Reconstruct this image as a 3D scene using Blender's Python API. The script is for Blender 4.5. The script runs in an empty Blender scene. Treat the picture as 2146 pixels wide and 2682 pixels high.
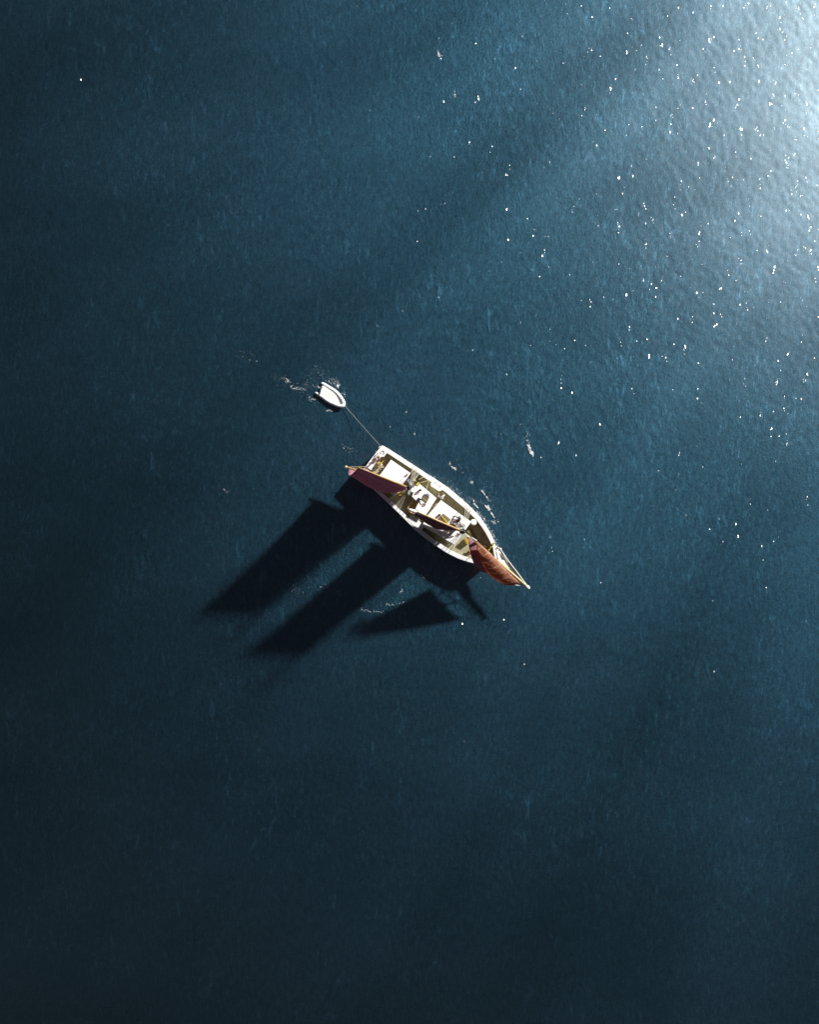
import bpy, bmesh, math, random
import numpy as np
from mathutils import Vector, Matrix

random.seed(7)
rng = np.random.default_rng(11)
SC = bpy.context.scene
COL = SC.collection

# ------------------------------------------------------------------ camera
PX = 0.042            # metres on the water per photograph pixel
CX, CY = 1073.0, 1341.0
HC = 93.7             # drone height
cam_d = bpy.data.cameras.new('camera')
cam = bpy.data.objects.new('camera', cam_d)
COL.objects.link(cam)
cam.location = (0, 0, HC)
cam.rotation_euler = (0, 0, 0)
cam_d.sensor_fit = 'VERTICAL'
cam_d.angle = 2 * math.atan(CY * PX / HC)
cam_d.clip_start = 0.5
cam_d.clip_end = 30000
SC.camera = cam

# ------------------------------------------------------------------ sky, sun, exposure
EL, AZ = math.radians(28.3), math.radians(39.5)      # sun elevation, azimuth from +X to +Y
SUN = Vector((math.cos(EL) * math.cos(AZ), math.cos(EL) * math.sin(AZ), math.sin(EL)))
world = bpy.data.worlds.new("World")
SC.world = world
world.use_nodes = True
wn = world.node_tree
sky = wn.nodes.new('ShaderNodeTexSky')
sky.sky_type = 'NISHITA'
sky.sun_disc = False
sky.sun_elevation = EL
sky.sun_rotation = math.pi / 2 - AZ
sky.air_density = 0.13
sky.dust_density = 0.2
sky.ozone_density = 1.5
wn.nodes['Background'].inputs['Strength'].default_value = 0.05
hs = wn.nodes.new('ShaderNodeHueSaturation')          # thin high veil: a paler sky than the clear-air model
hs.inputs['Saturation'].default_value = 0.45
wn.links.new(sky.outputs[0], hs.inputs['Color'])
wn.links.new(hs.outputs[0], wn.nodes['Background'].inputs['Color'])
sl = bpy.data.lights.new('sun', 'SUN')
sl.energy = 5.0
sl.angle = math.radians(3.0)
sl.color = (1.0, 0.98, 0.94)
so = bpy.data.objects.new('sun', sl)
COL.objects.link(so)
so.rotation_euler = SUN.to_track_quat('Z', 'Y').to_euler()
so.location = (60, 50, 80)
SC.view_settings.view_transform = 'Standard'
SC.view_settings.look = 'None'
SC.view_settings.gamma = 1
SC.view_settings.exposure = 0.6
SC.cycles.use_denoising = True
SC.cycles.max_bounces = 6
SC.cycles.sample_clamp_direct = 0
SC.cycles.sample_clamp_indirect = 4

# ------------------------------------------------------------------ helpers
def P(x, y, z=0.0):
    """a place read off the photograph (pixel) and a height above the water -> world point"""
    k = PX * (HC - z) / HC
    return Vector(((x - CX) * k, -(y - CY) * k, z))


def new_mat(name, color=(.8, .8, .8), rough=0.6, spec=0.3, var=0.12, scale=6.0, bump=0.0, metal=0.0):
    m = bpy.data.materials.new(name)
    m.use_nodes = True
    nt = m.node_tree
    b = nt.nodes['Principled BSDF']
    b.inputs['Roughness'].default_value = rough
    b.inputs['Specular IOR Level'].default_value = spec
    b.inputs['Metallic'].default_value = metal
    tc = nt.nodes.new('ShaderNodeTexCoord')
    no = nt.nodes.new('ShaderNodeTexNoise')
    no.inputs['Scale'].default_value = scale
    no.inputs['Detail'].default_value = 6
    nt.links.new(tc.outputs['Object'], no.inputs['Vector'])
    mx = nt.nodes.new('ShaderNodeMix')
    mx.data_type = 'RGBA'
    lo = [c * (1 - var) for c in color] + [1]
    hi = [min(.95, c * (1 + var)) for c in color] + [1]
    mx.inputs[6].default_value = lo
    mx.inputs[7].default_value = hi
    nt.links.new(no.outputs['Fac'], mx.inputs[0])
    nt.links.new(mx.outputs[2], b.inputs['Base Color'])
    if bump:
        bp = nt.nodes.new('ShaderNodeBump')
        bp.inputs['Strength'].default_value = bump
        bp.inputs['Distance'].default_value = 0.02
        nt.links.new(no.outputs['Fac'], bp.inputs['Height'])
        nt.links.new(bp.outputs[0], b.inputs['Normal'])
    return m


AXIS = (P(1303, 1465) - P(974, 1204)).normalized()      # stern -> stem
AANG = math.atan2(AXIS.y, AXIS.x)


def planks_mat(name, c1, c2, caulk, width=0.13, rot=AANG):
    m = bpy.data.materials.new(name)
    m.use_nodes = True
    nt = m.node_tree
    b = nt.nodes['Principled BSDF']
    b.inputs['Roughness'].default_value = 0.75
    b.inputs['Specular IOR Level'].default_value = 0.2
    tc = nt.nodes.new('ShaderNodeTexCoord')
    mp = nt.nodes.new('ShaderNodeMapping')
    mp.vector_type = 'POINT'
    mp.inputs['Rotation'].default_value = (0, 0, -rot)
    nt.links.new(tc.outputs['Object'], mp.inputs[0])
    br = nt.nodes.new('ShaderNodeTexBrick')
    br.inputs['Scale'].default_value = 1
    br.inputs['Brick Width'].default_value = 3.1
    br.inputs['Row Height'].default_value = width
    br.inputs['Mortar Size'].default_value = 0.014
    br.inputs['Mortar Smooth'].default_value = 0.3
    br.inputs['Color1'].default_value = (*c1, 1)
    br.inputs['Color2'].default_value = (*c2, 1)
    br.inputs['Mortar'].default_value = (*caulk, 1)
    br.offset = 0.37
    nt.links.new(mp.outputs[0], br.inputs['Vector'])
    no = nt.nodes.new('ShaderNodeTexNoise')
    no.inputs['Scale'].default_value = 1.3
    no.inputs['Detail'].default_value = 7
    nt.links.new(tc.outputs['Object'], no.inputs['Vector'])
    mx = nt.nodes.new('ShaderNodeMix')
    mx.data_type = 'RGBA'
    mx.blend_type = 'MULTIPLY'
    mx.inputs[0].default_value = 0.8
    rp = nt.nodes.new('ShaderNodeValToRGB')
    rp.color_ramp.elements[0].position = .3
    rp.color_ramp.elements[0].color = (.5, .48, .42, 1)
    rp.color_ramp.elements[1].position = .7
    rp.color_ramp.elements[1].color = (1, 1, .95, 1)
    nt.links.new(no.outputs['Fac'], rp.inputs[0])
    nt.links.new(br.outputs['Color'], mx.inputs[6])
    nt.links.new(rp.outputs[0], mx.inputs[7])
    nt.links.new(mx.outputs[2], b.inputs['Base Color'])
    return m


def sail_mat(name, color, seam, nu, nv, seam_w=0.06, trans=0.3, bands=False):
    """tanned canvas: cloth panels with paler seams laid out in the sail's own uv, lets some light through"""
    m = bpy.data.materials.new(name)
    m.use_nodes = True
    nt = m.node_tree
    for n in list(nt.nodes):
        if n.type == 'BSDF_PRINCIPLED':
            nt.nodes.remove(n)
    out = nt.nodes['Material Output']
    uv = nt.nodes.new('ShaderNodeUVMap')
    sep = nt.nodes.new('ShaderNodeSeparateXYZ')
    nt.links.new(uv.outputs[0], sep.inputs[0])

    def math_(op, a, b=None, clamp=False):
        n = nt.nodes.new('ShaderNodeMath')
        n.operation = op
        n.use_clamp = clamp
        for i, v in enumerate((a, b)):
            if v is None:
                continue
            if isinstance(v, (int, float)):
                n.inputs[i].default_value = v
            else:
                nt.links.new(v, n.inputs[i])
        return n.outputs[0]
    cu = math_('LESS_THAN', math_('FRACT', math_('MULTIPLY', sep.outputs[0], nu)), seam_w)
    cv = math_('LESS_THAN', math_('FRACT', math_('ADD', math_('MULTIPLY', sep.outputs[1], nv), .45)), seam_w * 1.3)
    no = nt.nodes.new('ShaderNodeTexNoise')
    no.inputs['Scale'].default_value = 2.2
    no.inputs['Detail'].default_value = 8
    tc = nt.nodes.new('ShaderNodeTexCoord')
    nt.links.new(tc.outputs['Object'], no.inputs['Vector'])
    line = math_('MULTIPLY', math_('MAXIMUM', math_('MULTIPLY', cu, 0.35), cv), math_('MULTIPLY', no.outputs['Fac'], 1.5), True)
    mx = nt.nodes.new('ShaderNodeMix')
    mx.data_type = 'RGBA'
    mx.inputs[6].default_value = [c * .72 for c in color] + [1]
    mx.inputs[7].default_value = [c * 1.28 for c in color] + [1]
    nt.links.new(no.outputs['Fac'], mx.inputs[0])
    mx2 = nt.nodes.new('ShaderNodeMix')
    mx2.data_type = 'RGBA'
    mx2.inputs[7].default_value = (*seam, 1)
    nt.links.new(line, mx2.inputs[0])
    nt.links.new(mx.outputs[2], mx2.inputs[6])
    d = nt.nodes.new('ShaderNodeBsdfDiffuse')
    t = nt.nodes.new('ShaderNodeBsdfTranslucent')
    nt.links.new(mx2.outputs[2], d.inputs[0])
    nt.links.new(mx2.outputs[2], t.inputs[0])
    bp = nt.nodes.new('ShaderNodeBump')
    bp.inputs['Strength'].default_value = .5
    bp.inputs['Distance'].default_value = .12
    nt.links.new(no.outputs['Fac'], bp.inputs['Height'])
    nt.links.new(bp.outputs[0], d.inputs['Normal'])
    ms = nt.nodes.new('ShaderNodeMixShader')
    ms.inputs[0].default_value = trans
    nt.links.new(d.outputs[0], ms.inputs[1])
    nt.links.new(t.outputs[0], ms.inputs[2])
    nt.links.new(ms.outputs[0], out.inputs[0])
    return m


class MB:
    """collects world-space shapes into one mesh"""
    def __init__(self):
        self.v, self.f, self.mi, self.uv = [], [], [], []

    def add(self, vs, fs, mi=0):
        o = len(self.v)
        self.v += [tuple(p) for p in vs]
        self.f += [tuple(i + o for i in f) for f in fs]
        self.mi += [mi] * len(fs)
        return self

    def prism(self, pts, z0, z1, inset=0.0, mi=0, top_pts=None):
        """pts: world xy points (counter-clockwise or not), from z0 to z1; inset chamfers the top edge"""
        n = len(pts)
        pts = [Vector((p[0], p[1])) for p in pts]
        a = sum(pts[i].x * pts[(i + 1) % n].y - pts[(i + 1) % n].x * pts[i].y for i in range(n))
        if a < 0:
            pts = pts[::-1]
        c = sum(pts, Vector((0, 0))) / n
        vs = [(p.x, p.y, z0) for p in pts]
        if inset:
            vs += [(p.x, p.y, z1 - inset) for p in pts]
            q = [p + (c - p).normalized() * inset * 1.3 for p in pts]
            vs += [(p.x, p.y, z1) for p in q]
            rings = 3
        else:
            vs += [(p.x, p.y, z1) for p in pts]
            rings = 2
        fs = [tuple(range(n))[::-1]]
        for r in range(rings - 1):
            for i in range(n):
                j = (i + 1) % n
                fs.append((r * n + i, r * n + j, (r + 1) * n + j, (r + 1) * n + i))
        fs.append(tuple((rings - 1) * n + i for i in range(n)))
        return self.add(vs, fs, mi)

    def quad(self, pxs, z0, z1, inset=0.02, mi=0):
        return self.prism([P(x, y, z1) for x, y in pxs], z0, z1, inset, mi)

    def box(self, c, sx, sy, z0, z1, ang=AANG, inset=0.0, mi=0):
        ca, sa = math.cos(ang), math.sin(ang)
        pts = [(c[0] + x * ca - y * sa, c[1] + x * sa + y * ca) for x, y in
               ((-sx / 2, -sy / 2), (sx / 2, -sy / 2), (sx / 2, sy / 2), (-sx / 2, sy / 2))]
        return self.prism(pts, z0, z1, inset, mi)

    def tube(self, pts, r, n=8, mi=0, cap=True, closed=False):
        pts = [Vector(p) for p in pts]
        rs = r if isinstance(r, (list, tuple)) else [r] * len(pts)
        vs, fs = [], []
        m = len(pts)
        up = None
        for i, p in enumerate(pts):
            if closed:
                t = (pts[(i + 1) % m] - pts[i - 1]).normalized()
            else:
                t = (pts[min(i + 1, m - 1)] - pts[max(i - 1, 0)]).normalized()
            if up is None:
                up = Vector((0, 0, 1)) if abs(t.z) < .9 else Vector((1, 0, 0))
            a = t.cross(up).normalized()
            b = a.cross(t).normalized()
            up = b
            for k in range(n):
                an = 2 * math.pi * k / n
                vs.append(p + (a * math.cos(an) + b * math.sin(an)) * rs[i])
        for i in range(m if closed else m - 1):
            i2 = (i + 1) % m
            for k in range(n):
                k2 = (k + 1) % n
                fs.append((i * n + k, i * n + k2, i2 * n + k2, i2 * n + k))
        if cap and not closed:
            fs.append(tuple(range(n))[::-1])
            fs.append(tuple((m - 1) * n + k for k in range(n)))
        return self.add(vs, fs, mi)

    def ell(self, c, rx, ry=None, rz=None, ang=0.0, nu=14, nv=9, mi=0, zmin=None):
        ry = rx if ry is None else ry
        rz = rx if rz is None else rz
        c = Vector(c)
        ca, sa = math.cos(ang), math.sin(ang)
        vs, fs = [], []
        for j in range(nv + 1):
            th = math.pi * j / nv
            for i in range(nu):
                ph = 2 * math.pi * i / nu
                x, y, z = rx * math.sin(th) * math.cos(ph), ry * math.sin(th) * math.sin(ph), rz * math.cos(th)
                if zmin is not None:
                    z = max(z, zmin)
                vs.append(c + Vector((x * ca - y * sa, x * sa + y * ca, z)))
        for j in range(nv):
            for i in range(nu):
                i2 = (i + 1) % nu
                fs.append((j * nu + i, (j + 1) * nu + i, (j + 1) * nu + i2, j * nu + i2))
        return self.add(vs, fs, mi)

    def cyl(self, c, r, z0, z1, n=20, inset=0.0, mi=0):
        return self.prism([(c[0] + r * math.cos(2 * math.pi * k / n), c[1] + r * math.sin(2 * math.pi * k / n)) for k in range(n)], z0, z1, inset, mi)

    def torus(self, c, R, r, n=28, k=8, mi=0):
        return self.tube([(c[0] + R * math.cos(2 * math.pi * i / n), c[1] + R * math.sin(2 * math.pi * i / n), c[2]) for i in range(n)], r, k, mi, closed=True)

    def grid(self, pts, nu, nv, mi=0, uv=False, flip=False):
        o = len(self.v)
        fs = []
        for j in range(nv - 1):
            for i in range(nu - 1):
                f = (j * nu + i, j * nu + i + 1, (j + 1) * nu + i + 1, (j + 1) * nu + i)
                fs.append(f[::-1] if flip else f)
        self.add(pts, fs, mi)
        if uv:
            self.uv = [(i / (nu - 1), j / (nv - 1)) for j in range(nv) for i in range(nu)]
        return self

    def build(self, name, mats, parent=None, smooth=False, fix=True):
        base = Vector((0, 0, 0))
        top = parent
        while top is not None:
            base = base + top.location
            top = top.parent
        me = bpy.data.meshes.new(name)
        me.from_pydata([tuple(Vector(p) - base) for p in self.v], [], self.f)
        if not isinstance(mats, (list, tuple)):
            mats = [mats]
        for m in mats:
            me.materials.append(m)
        if len(mats) > 1:
            me.polygons.foreach_set('material_index', self.mi)
        if self.uv:
            ul = me.uv_layers.new(name='UVMap')
            for l in me.loops:
                ul.data[l.index].uv = self.uv[l.vertex_index]
        if fix:
            bm = bmesh.new()
            bm.from_mesh(me)
            bmesh.ops.recalc_face_normals(bm, faces=bm.faces)
            bm.to_mesh(me)
            bm.free()
        if smooth:
            me.polygons.foreach_set('use_smooth', [True] * len(me.polygons))
        me.update()
        o = bpy.data.objects.new(name, me)
        COL.objects.link(o)
        if parent is not None:
            o.parent = parent
        return o


def build_split(mb, name, mats, parent=None, smooth=False):
    """each connected piece collected in mb becomes an object of its own"""
    par = list(range(len(mb.v)))
    def find(a):
        while par[a] != a:
            par[a] = par[par[a]]
            a = par[a]
        return a
    for f in mb.f:
        for i in f[1:]:
            par[find(i)] = find(f[0])
    groups = {}
    for f in mb.f:
        groups.setdefault(find(f[0]), []).append(f)
    out = []
    for fs in groups.values():
        idx = {}
        for f in fs:
            for i in f:
                idx.setdefault(i, len(idx))
        p = MB()
        p.v = [mb.v[i] for i in idx]
        p.f = [tuple(idx[i] for i in f) for f in fs]
        p.mi = [0] * len(fs)
        out.append(p.build(name, mats, parent, smooth))
    return out


def thing(name, label, cat, loc, group=None):
    o = bpy.data.objects.new(name, None)
    COL.objects.link(o)
    o.location = loc
    o.empty_display_size = .3
    o['label'] = label
    o['category'] = cat
    if group:
        o['group'] = group
    return o


def tag(o, label, cat, group=None):
    o['label'] = label
    o['category'] = cat
    if group:
        o['group'] = group
    return o


def lerp(a, b, t):
    return a + (b - a) * t

# ------------------------------------------------------------------ materials
M = {}
M['white'] = new_mat('white_paint', (.86, .86, .86), .45, .35, .05, 2.5)
M['roof'] = new_mat('roof_paint', (.86, .86, .85), .7, .2, .04, 1.2)
M['rail'] = new_mat('rail_paint', (.84, .84, .85), .5, .3, .08, 3.0)
M['cream'] = new_mat('cream_paint', (.68, .64, .48), .6, .3, .15, 4)
M['hull'] = new_mat('hull_paint', (.045, .045, .055), .35, .5, .2, 2)
M['deck'] = planks_mat('deck_planks', (.62, .59, .42), (.52, .49, .34), (.18, .16, .12))
M['hatchwood'] = planks_mat('hatch_planks', (.33, .29, .16), (.24, .21, .13), (.06, .05, .04), .1)
M['spar'] = new_mat('varnished_spar', (.62, .36, .11), .4, .5, .2, 5)
M['mast'] = new_mat('mast_wood', (.40, .34, .20), .5, .4, .25, 5)
M['bowsprit'] = new_mat('bowsprit_wood', (.46, .36, .12), .5, .4, .2, 5)
M['rope'] = new_mat('rope', (.55, .48, .30), .8, .1, .15, 20)
M['wire'] = new_mat('rigging_wire', (.40, .38, .30), .6, .3, .15, 20)
M['whiterope'] = new_mat('white_rope', (.72, .72, .68), .8, .1, .1, 20)
M['black'] = new_mat('black_fitting', (.03, .032, .035), .5, .4, .3, 8)
M['steel'] = new_mat('galvanised_steel', (.42, .46, .42), .5, .5, .2, 8)
M['ochre'] = new_mat('ochre_paint', (.50, .36, .05), .5, .35, .25, 5)
M['olive'] = new_mat('olive_paint', (.42, .38, .08), .5, .35, .2, 5)
M['panel'] = new_mat('solar_cells', (.035, .035, .05), .25, .5, .3, 8)
M['bluegrey'] = new_mat('blue_grey_cover', (.20, .22, .30), .7, .2, .15, 5)
M['tube'] = new_mat('inflatable_tube', (.84, .85, .85), .5, .4, .05, 3)
M['floor'] = new_mat('dinghy_floor', (.80, .82, .80), .7, .2, .12, 3)
M['orange'] = new_mat('orange_float', (.62, .16, .03), .5, .3, .15, 5)
M['cloth'] = new_mat('white_canvas', (.74, .73, .74), .85, .1, .12, 6, .4)
M['crate'] = new_mat('crate_plastic', (.70, .70, .66), .6, .3, .1, 6)
M['skin'] = new_mat('skin', (.45, .26, .18), .6, .3, .08, 8)
M['hair_dark'] = new_mat('dark_hair', (.03, .022, .018), .6, .3, .3, 30)
M['hair_fair'] = new_mat('fair_hair', (.36, .25, .13), .6, .3, .3, 30)
M['shirt_white'] = new_mat('white_shirt', (.72, .72, .73), .8, .1, .06, 6)
M['shirt_lilac'] = new_mat('pale_lilac_shirt', (.52, .52, .62), .8, .1, .06, 6)
M['shirt_black'] = new_mat('black_jacket', (.05, .042, .045), .8, .1, .2, 6)
M['shirt_grey'] = new_mat('grey_jacket', (.22, .20, .17), .8, .1, .15, 6)
M['trouser'] = new_mat('dark_trousers', (.05, .055, .08), .8, .1, .15, 6)
M['trouser_pale'] = new_mat('pale_trousers', (.40, .42, .46), .8, .1, .1, 6)
M['shoe'] = new_mat('shoes', (.08, .07, .06), .6, .2, .1, 6)
M['mizzen'] = sail_mat('shade_tinted_tan_canvas', (.42, .21, .265), (.56, .30, .35), 9, 3, .05, .27)  # tan cloth with the purple of blue skylit shade put into its colour
M['main'] = sail_mat('dark_tan_canvas', (.30, .14, .15), (.48, .30, .33), 7, 5, .06, .12)
M['jib'] = sail_mat('tan_bark_canvas', (.54, .205, .095), (.85, .62, .52), 1, 7.5, .09, .38)
M['staysail'] = sail_mat('shaded_tan_bark_canvas', (.42, .18, .20), (.62, .44, .46), 1, 8, .08, .2)  # same cloth as the jib, its shaded purple mixed into the colour

# ================================================================== SEA
TILE, NG = 204.8, 1024
def make_waves():
    k = np.fft.fftfreq(NG, TILE / NG) * 2 * np.pi
    kx, ky = np.meshgrid(k, k, indexing='xy')
    kk = np.hypot(kx, ky) + 1e-9
    lam = 2 * np.pi / kk
    th = np.arctan2(ky, kx)
    h = np.zeros((NG, NG), complex)

    def band(l0, width, slope, ang, power):
        a = np.exp(-(np.log(lam / l0) / width) ** 2)
        a *= np.abs(np.cos(th - ang)) ** power / kk
        z = (rng.normal(size=(NG, NG)) + 1j * rng.normal(size=(NG, NG))) * a
        f = np.real(np.fft.ifft2(z))
        gy, gx = np.gradient(f, TILE / NG)
        return f * slope / np.sqrt((gx ** 2 + gy ** 2).mean())
    f = band(7.0, .5, .001, math.radians(22), 6)
    f = f + band(2.6, .5, .0025, math.radians(27), 3)
    f = f + band(1.0, .45, .008, math.radians(32), 1.6)
    # ring ripples spreading from the boat on the sunny side
    x = (np.arange(NG) / NG - .5) * TILE
    X, Y = np.meshgrid(x, x, indexing='xy')
    dx, dy = X - 3.0, Y + 1.0
    r = np.hypot(dx, dy) + 1e-6
    sec = np.clip((dx * .55 + dy * .83) / r, 0, 1) ** .7
    f = f + .0036 * np.sin(2 * np.pi * r / 1.45 + 1.5 * np.sin(np.arctan2(dy, dx) * 5)) * sec * np.exp(-((r - 17) / 9) ** 2)
    return f
WAVE = make_waves()

def sea_z(x, y):
    d = max(abs(x) - 52, abs(y) - 64, 0)
    fade = max(0.0, 1 - d / 12)
    i = int(round((x + TILE / 2) / TILE * NG)) % NG
    j = int(round((y + TILE / 2) / TILE * NG)) % NG
    return float(WAVE[j, i]) * fade

def axis_coords(half):
    step = TILE / NG
    core = np.arange(-math.ceil(half / step), math.ceil(half / step) + 1) * step
    ext, d, s = [], core[-1], step * 1.3
    while d < 9000:
        d += s
        s *= 1.28
        ext.append(d)
    ext = np.array(ext)
    return np.concatenate([-ext[::-1], core, ext])

def make_sea():
    xs, ys = axis_coords(50), axis_coords(61)
    X, Y = np.meshgrid(xs, ys, indexing='xy')
    i = np.round((X + TILE / 2) / TILE * NG).astype(int) % NG
    j = np.round((Y + TILE / 2) / TILE * NG).astype(int) % NG
    d = np.maximum(np.maximum(np.abs(X) - 50, np.abs(Y) - 61), 0)
    Z = WAVE[j, i] * np.clip(1 - d / 12, 0, 1)
    co = np.stack([X, Y, Z], -1).reshape(-1, 3).astype(np.float32)
    nx, ny = len(xs), len(ys)
    a = (np.arange(ny - 1)[:, None] * nx + np.arange(nx - 1)[None, :]).ravel()
    q = np.stack([a, a + 1, a + nx + 1, a + nx], -1).astype(np.int32)
    me = bpy.data.meshes.new('sea')
    me.vertices.add(len(co))
    me.vertices.foreach_set('co', co.ravel())
    me.loops.add(q.size)
    me.loops.foreach_set('vertex_index', q.ravel())
    me.polygons.add(len(q))
    me.polygons.foreach_set('loop_start', np.arange(len(q), dtype=np.int32) * 4)
    me.update(calc_edges=True)
    me.polygons.foreach_set('use_smooth', np.ones(len(q), bool))
    o = bpy.data.objects.new('sea', me)
    COL.objects.link(o)
    o['kind'] = 'structure'
    return o

def sea_material():
    m = bpy.data.materials.new('sea_water')
    m.use_nodes = True
    nt = m.node_tree
    nt.nodes.clear()
    N, L = nt.nodes.new, nt.links.new

    def mth(op, a, b=None, c=None, clamp=False):
        n = N('ShaderNodeMath')
        n.operation = op
        n.use_clamp = clamp
        for i, v in enumerate((a, b, c)):
            if v is None:
                continue
            if isinstance(v, (int, float)):
                n.inputs[i].default_value = v
            else:
                L(v, n.inputs[i])
        return n.outputs[0]
    out = N('ShaderNodeOutputMaterial')
    tc = N('ShaderNodeTexCoord')
    # ripples, longer along the crests (crests run steeply down to the right)
    mp = N('ShaderNodeMapping')
    mp.inputs['Rotation'].default_value = (0, 0, math.radians(-30))
    mp.inputs['Scale'].default_value = (1, .45, 1)
    L(tc.outputs['Object'], mp.inputs[0])
    n1 = N('ShaderNodeTexNoise')
    n1.inputs['Scale'].default_value = 6.0
    n1.inputs['Detail'].default_value = 4
    n1.inputs['Roughness'].default_value = .62
    L(mp.outputs[0], n1.inputs['Vector'])
    bp = N('ShaderNodeBump')
    bp.inputs['Strength'].default_value = 1
    bp.inputs["Distance"].default_value = .04
    L(n1.outputs['Fac'], bp.inputs['Height'])
    # slow wind streaks and patches
    mp2 = N('ShaderNodeMapping')
    mp2.inputs['Rotation'].default_value = (0, 0, math.radians(-38))
    mp2.inputs['Scale'].default_value = (.028, .085, 1)
    L(tc.outputs['Object'], mp2.inputs[0])
    n2 = N('ShaderNodeTexNoise')
    n2.inputs['Scale'].default_value = 1
    n2.inputs['Detail'].default_value = 5
    n2.inputs['Distortion'].default_value = .6
    L(mp2.outputs[0], n2.inputs['Vector'])
    patch0 = mth('MULTIPLY_ADD', n2.outputs['Fac'], .6, .7)
    # light shafts: fanning bright and dark bands painted into the gloss weight
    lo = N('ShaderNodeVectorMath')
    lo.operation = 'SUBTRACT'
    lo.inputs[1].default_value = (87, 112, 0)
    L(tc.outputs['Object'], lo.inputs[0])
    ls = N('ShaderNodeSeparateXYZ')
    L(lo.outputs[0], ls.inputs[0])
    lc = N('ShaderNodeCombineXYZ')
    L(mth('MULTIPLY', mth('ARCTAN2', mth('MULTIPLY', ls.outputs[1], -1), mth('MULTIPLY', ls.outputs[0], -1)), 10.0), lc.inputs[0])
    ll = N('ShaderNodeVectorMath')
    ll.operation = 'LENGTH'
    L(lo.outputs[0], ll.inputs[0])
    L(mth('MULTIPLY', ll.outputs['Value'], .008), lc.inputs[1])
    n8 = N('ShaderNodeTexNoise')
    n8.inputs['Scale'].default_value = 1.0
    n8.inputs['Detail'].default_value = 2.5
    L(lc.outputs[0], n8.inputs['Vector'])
    light_shaft = mth('MULTIPLY_ADD', n8.outputs['Fac'], 1.15, .45)
    patch = mth('MULTIPLY', patch0, light_shaft)     # about 0.75 .. 1.25
    # medium speckle of ruffled water
    mp3 = N('ShaderNodeMapping')
    mp3.inputs['Rotation'].default_value = (0, 0, math.radians(-27))
    mp3.inputs['Scale'].default_value = (1, .35, 1)
    L(tc.outputs['Object'], mp3.inputs[0])
    n3 = N('ShaderNodeTexNoise')
    n3.inputs['Scale'].default_value = 3.0
    n3.inputs['Detail'].default_value = 5
    n3.inputs['Roughness'].default_value = .7
    L(mp3.outputs[0], n3.inputs['Vector'])
    ruf = mth('MULTIPLY_ADD', n3.outputs['Fac'], 2.0, 0)
    # fine wind ripples seen as short pale strokes and grain
    mp6 = N('ShaderNodeMapping')
    mp6.inputs['Rotation'].default_value = (0, 0, math.radians(-31))
    mp6.inputs['Scale'].default_value = (1, .32, 1)
    L(tc.outputs['Object'], mp6.inputs[0])
    n6 = N('ShaderNodeTexNoise')
    n6.inputs['Scale'].default_value = 3.0
    n6.inputs['Detail'].default_value = 3
    n6.inputs['Roughness'].default_value = .55
    n6.inputs['Distortion'].default_value = 1.2
    L(mp6.outputs[0], n6.inputs['Vector'])
    stroke = mth('MULTIPLY', mth('POWER', mth('MULTIPLY_ADD', n6.outputs['Fac'], 3.4, -1.75, clamp=True), 1.4), 1.05)
    # longer, sparser crests, and gusts that ruffle some patches more than others
    n10 = N('ShaderNodeTexNoise')
    n10.inputs['Scale'].default_value = 1.15
    n10.inputs['Detail'].default_value = 4
    n10.inputs['Roughness'].default_value = .6
    n10.inputs['Distortion'].default_value = .8
    L(mp6.outputs[0], n10.inputs['Vector'])
    crest = mth('MULTIPLY', mth('POWER', mth('MULTIPLY_ADD', n10.outputs['Fac'], 5.0, -2.85, clamp=True), 1.6), 1.3)
    n11 = N('ShaderNodeTexNoise')
    n11.inputs['Scale'].default_value = .11
    n11.inputs['Detail'].default_value = 4
    L(mp.outputs[0], n11.inputs['Vector'])
    gust = mth('MULTIPLY_ADD', n11.outputs['Fac'], 4.0, -1.1, clamp=False)
    stroke = mth('MULTIPLY', mth('ADD', stroke, crest), mth('MAXIMUM', gust, .15))
    n7 = N('ShaderNodeTexNoise')
    n7.inputs['Scale'].default_value = 5
    n7.inputs['Detail'].default_value = 2
    L(tc.outputs['Object'], n7.inputs['Vector'])
    grain = mth('MULTIPLY_ADD', n7.outputs['Fac'], 1.2, .35)
    ruf = mth('MULTIPLY', mth('ADD', mth('MULTIPLY_ADD', n3.outputs['Fac'], 1.5, .1), stroke), grain)
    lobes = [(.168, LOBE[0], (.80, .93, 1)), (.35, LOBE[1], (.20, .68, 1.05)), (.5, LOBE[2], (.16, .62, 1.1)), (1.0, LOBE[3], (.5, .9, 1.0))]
    shader = None
    for al, w, c in lobes:
        g = N('ShaderNodeBsdfAnisotropic')
        g.distribution = 'BECKMANN'
        sc = N('ShaderNodeVectorMath')
        sc.operation = 'SCALE'
        sc.inputs[0].default_value = tuple(x * w for x in c)
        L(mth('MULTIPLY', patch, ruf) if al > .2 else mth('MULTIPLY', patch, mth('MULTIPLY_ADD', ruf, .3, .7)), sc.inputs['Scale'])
        L(sc.outputs[0], g.inputs['Color'])
        g.inputs['Roughness'].default_value = math.sqrt(al)
        if al > .2:
            L(bp.outputs[0], g.inputs['Normal'])
        if shader is None:
            shader = g.outputs[0]
        else:
            a = N('ShaderNodeAddShader')
            L(shader, a.inputs[0])
            L(g.outputs[0], a.inputs[1])
            shader = a.outputs[0]
    # light coming back out of the water
    d = N('ShaderNodeSubsurfaceScattering')
    d.inputs['Color'].default_value = (*DEEP, 1)
    d.inputs['Scale'].default_value = 1.0
    d.inputs['Radius'].default_value = (3.0, 5.0, 5.0)
    a = N('ShaderNodeAddShader')
    L(shader, a.inputs[0])
    L(d.outputs[0], a.inputs[1])
    shader = a.outputs[0]
    # glitter: small facets, each with its own slope (wave slope statistics), mirror-like
    geo = N('ShaderNodeNewGeometry')
    mp4 = N('ShaderNodeMapping')
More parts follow.
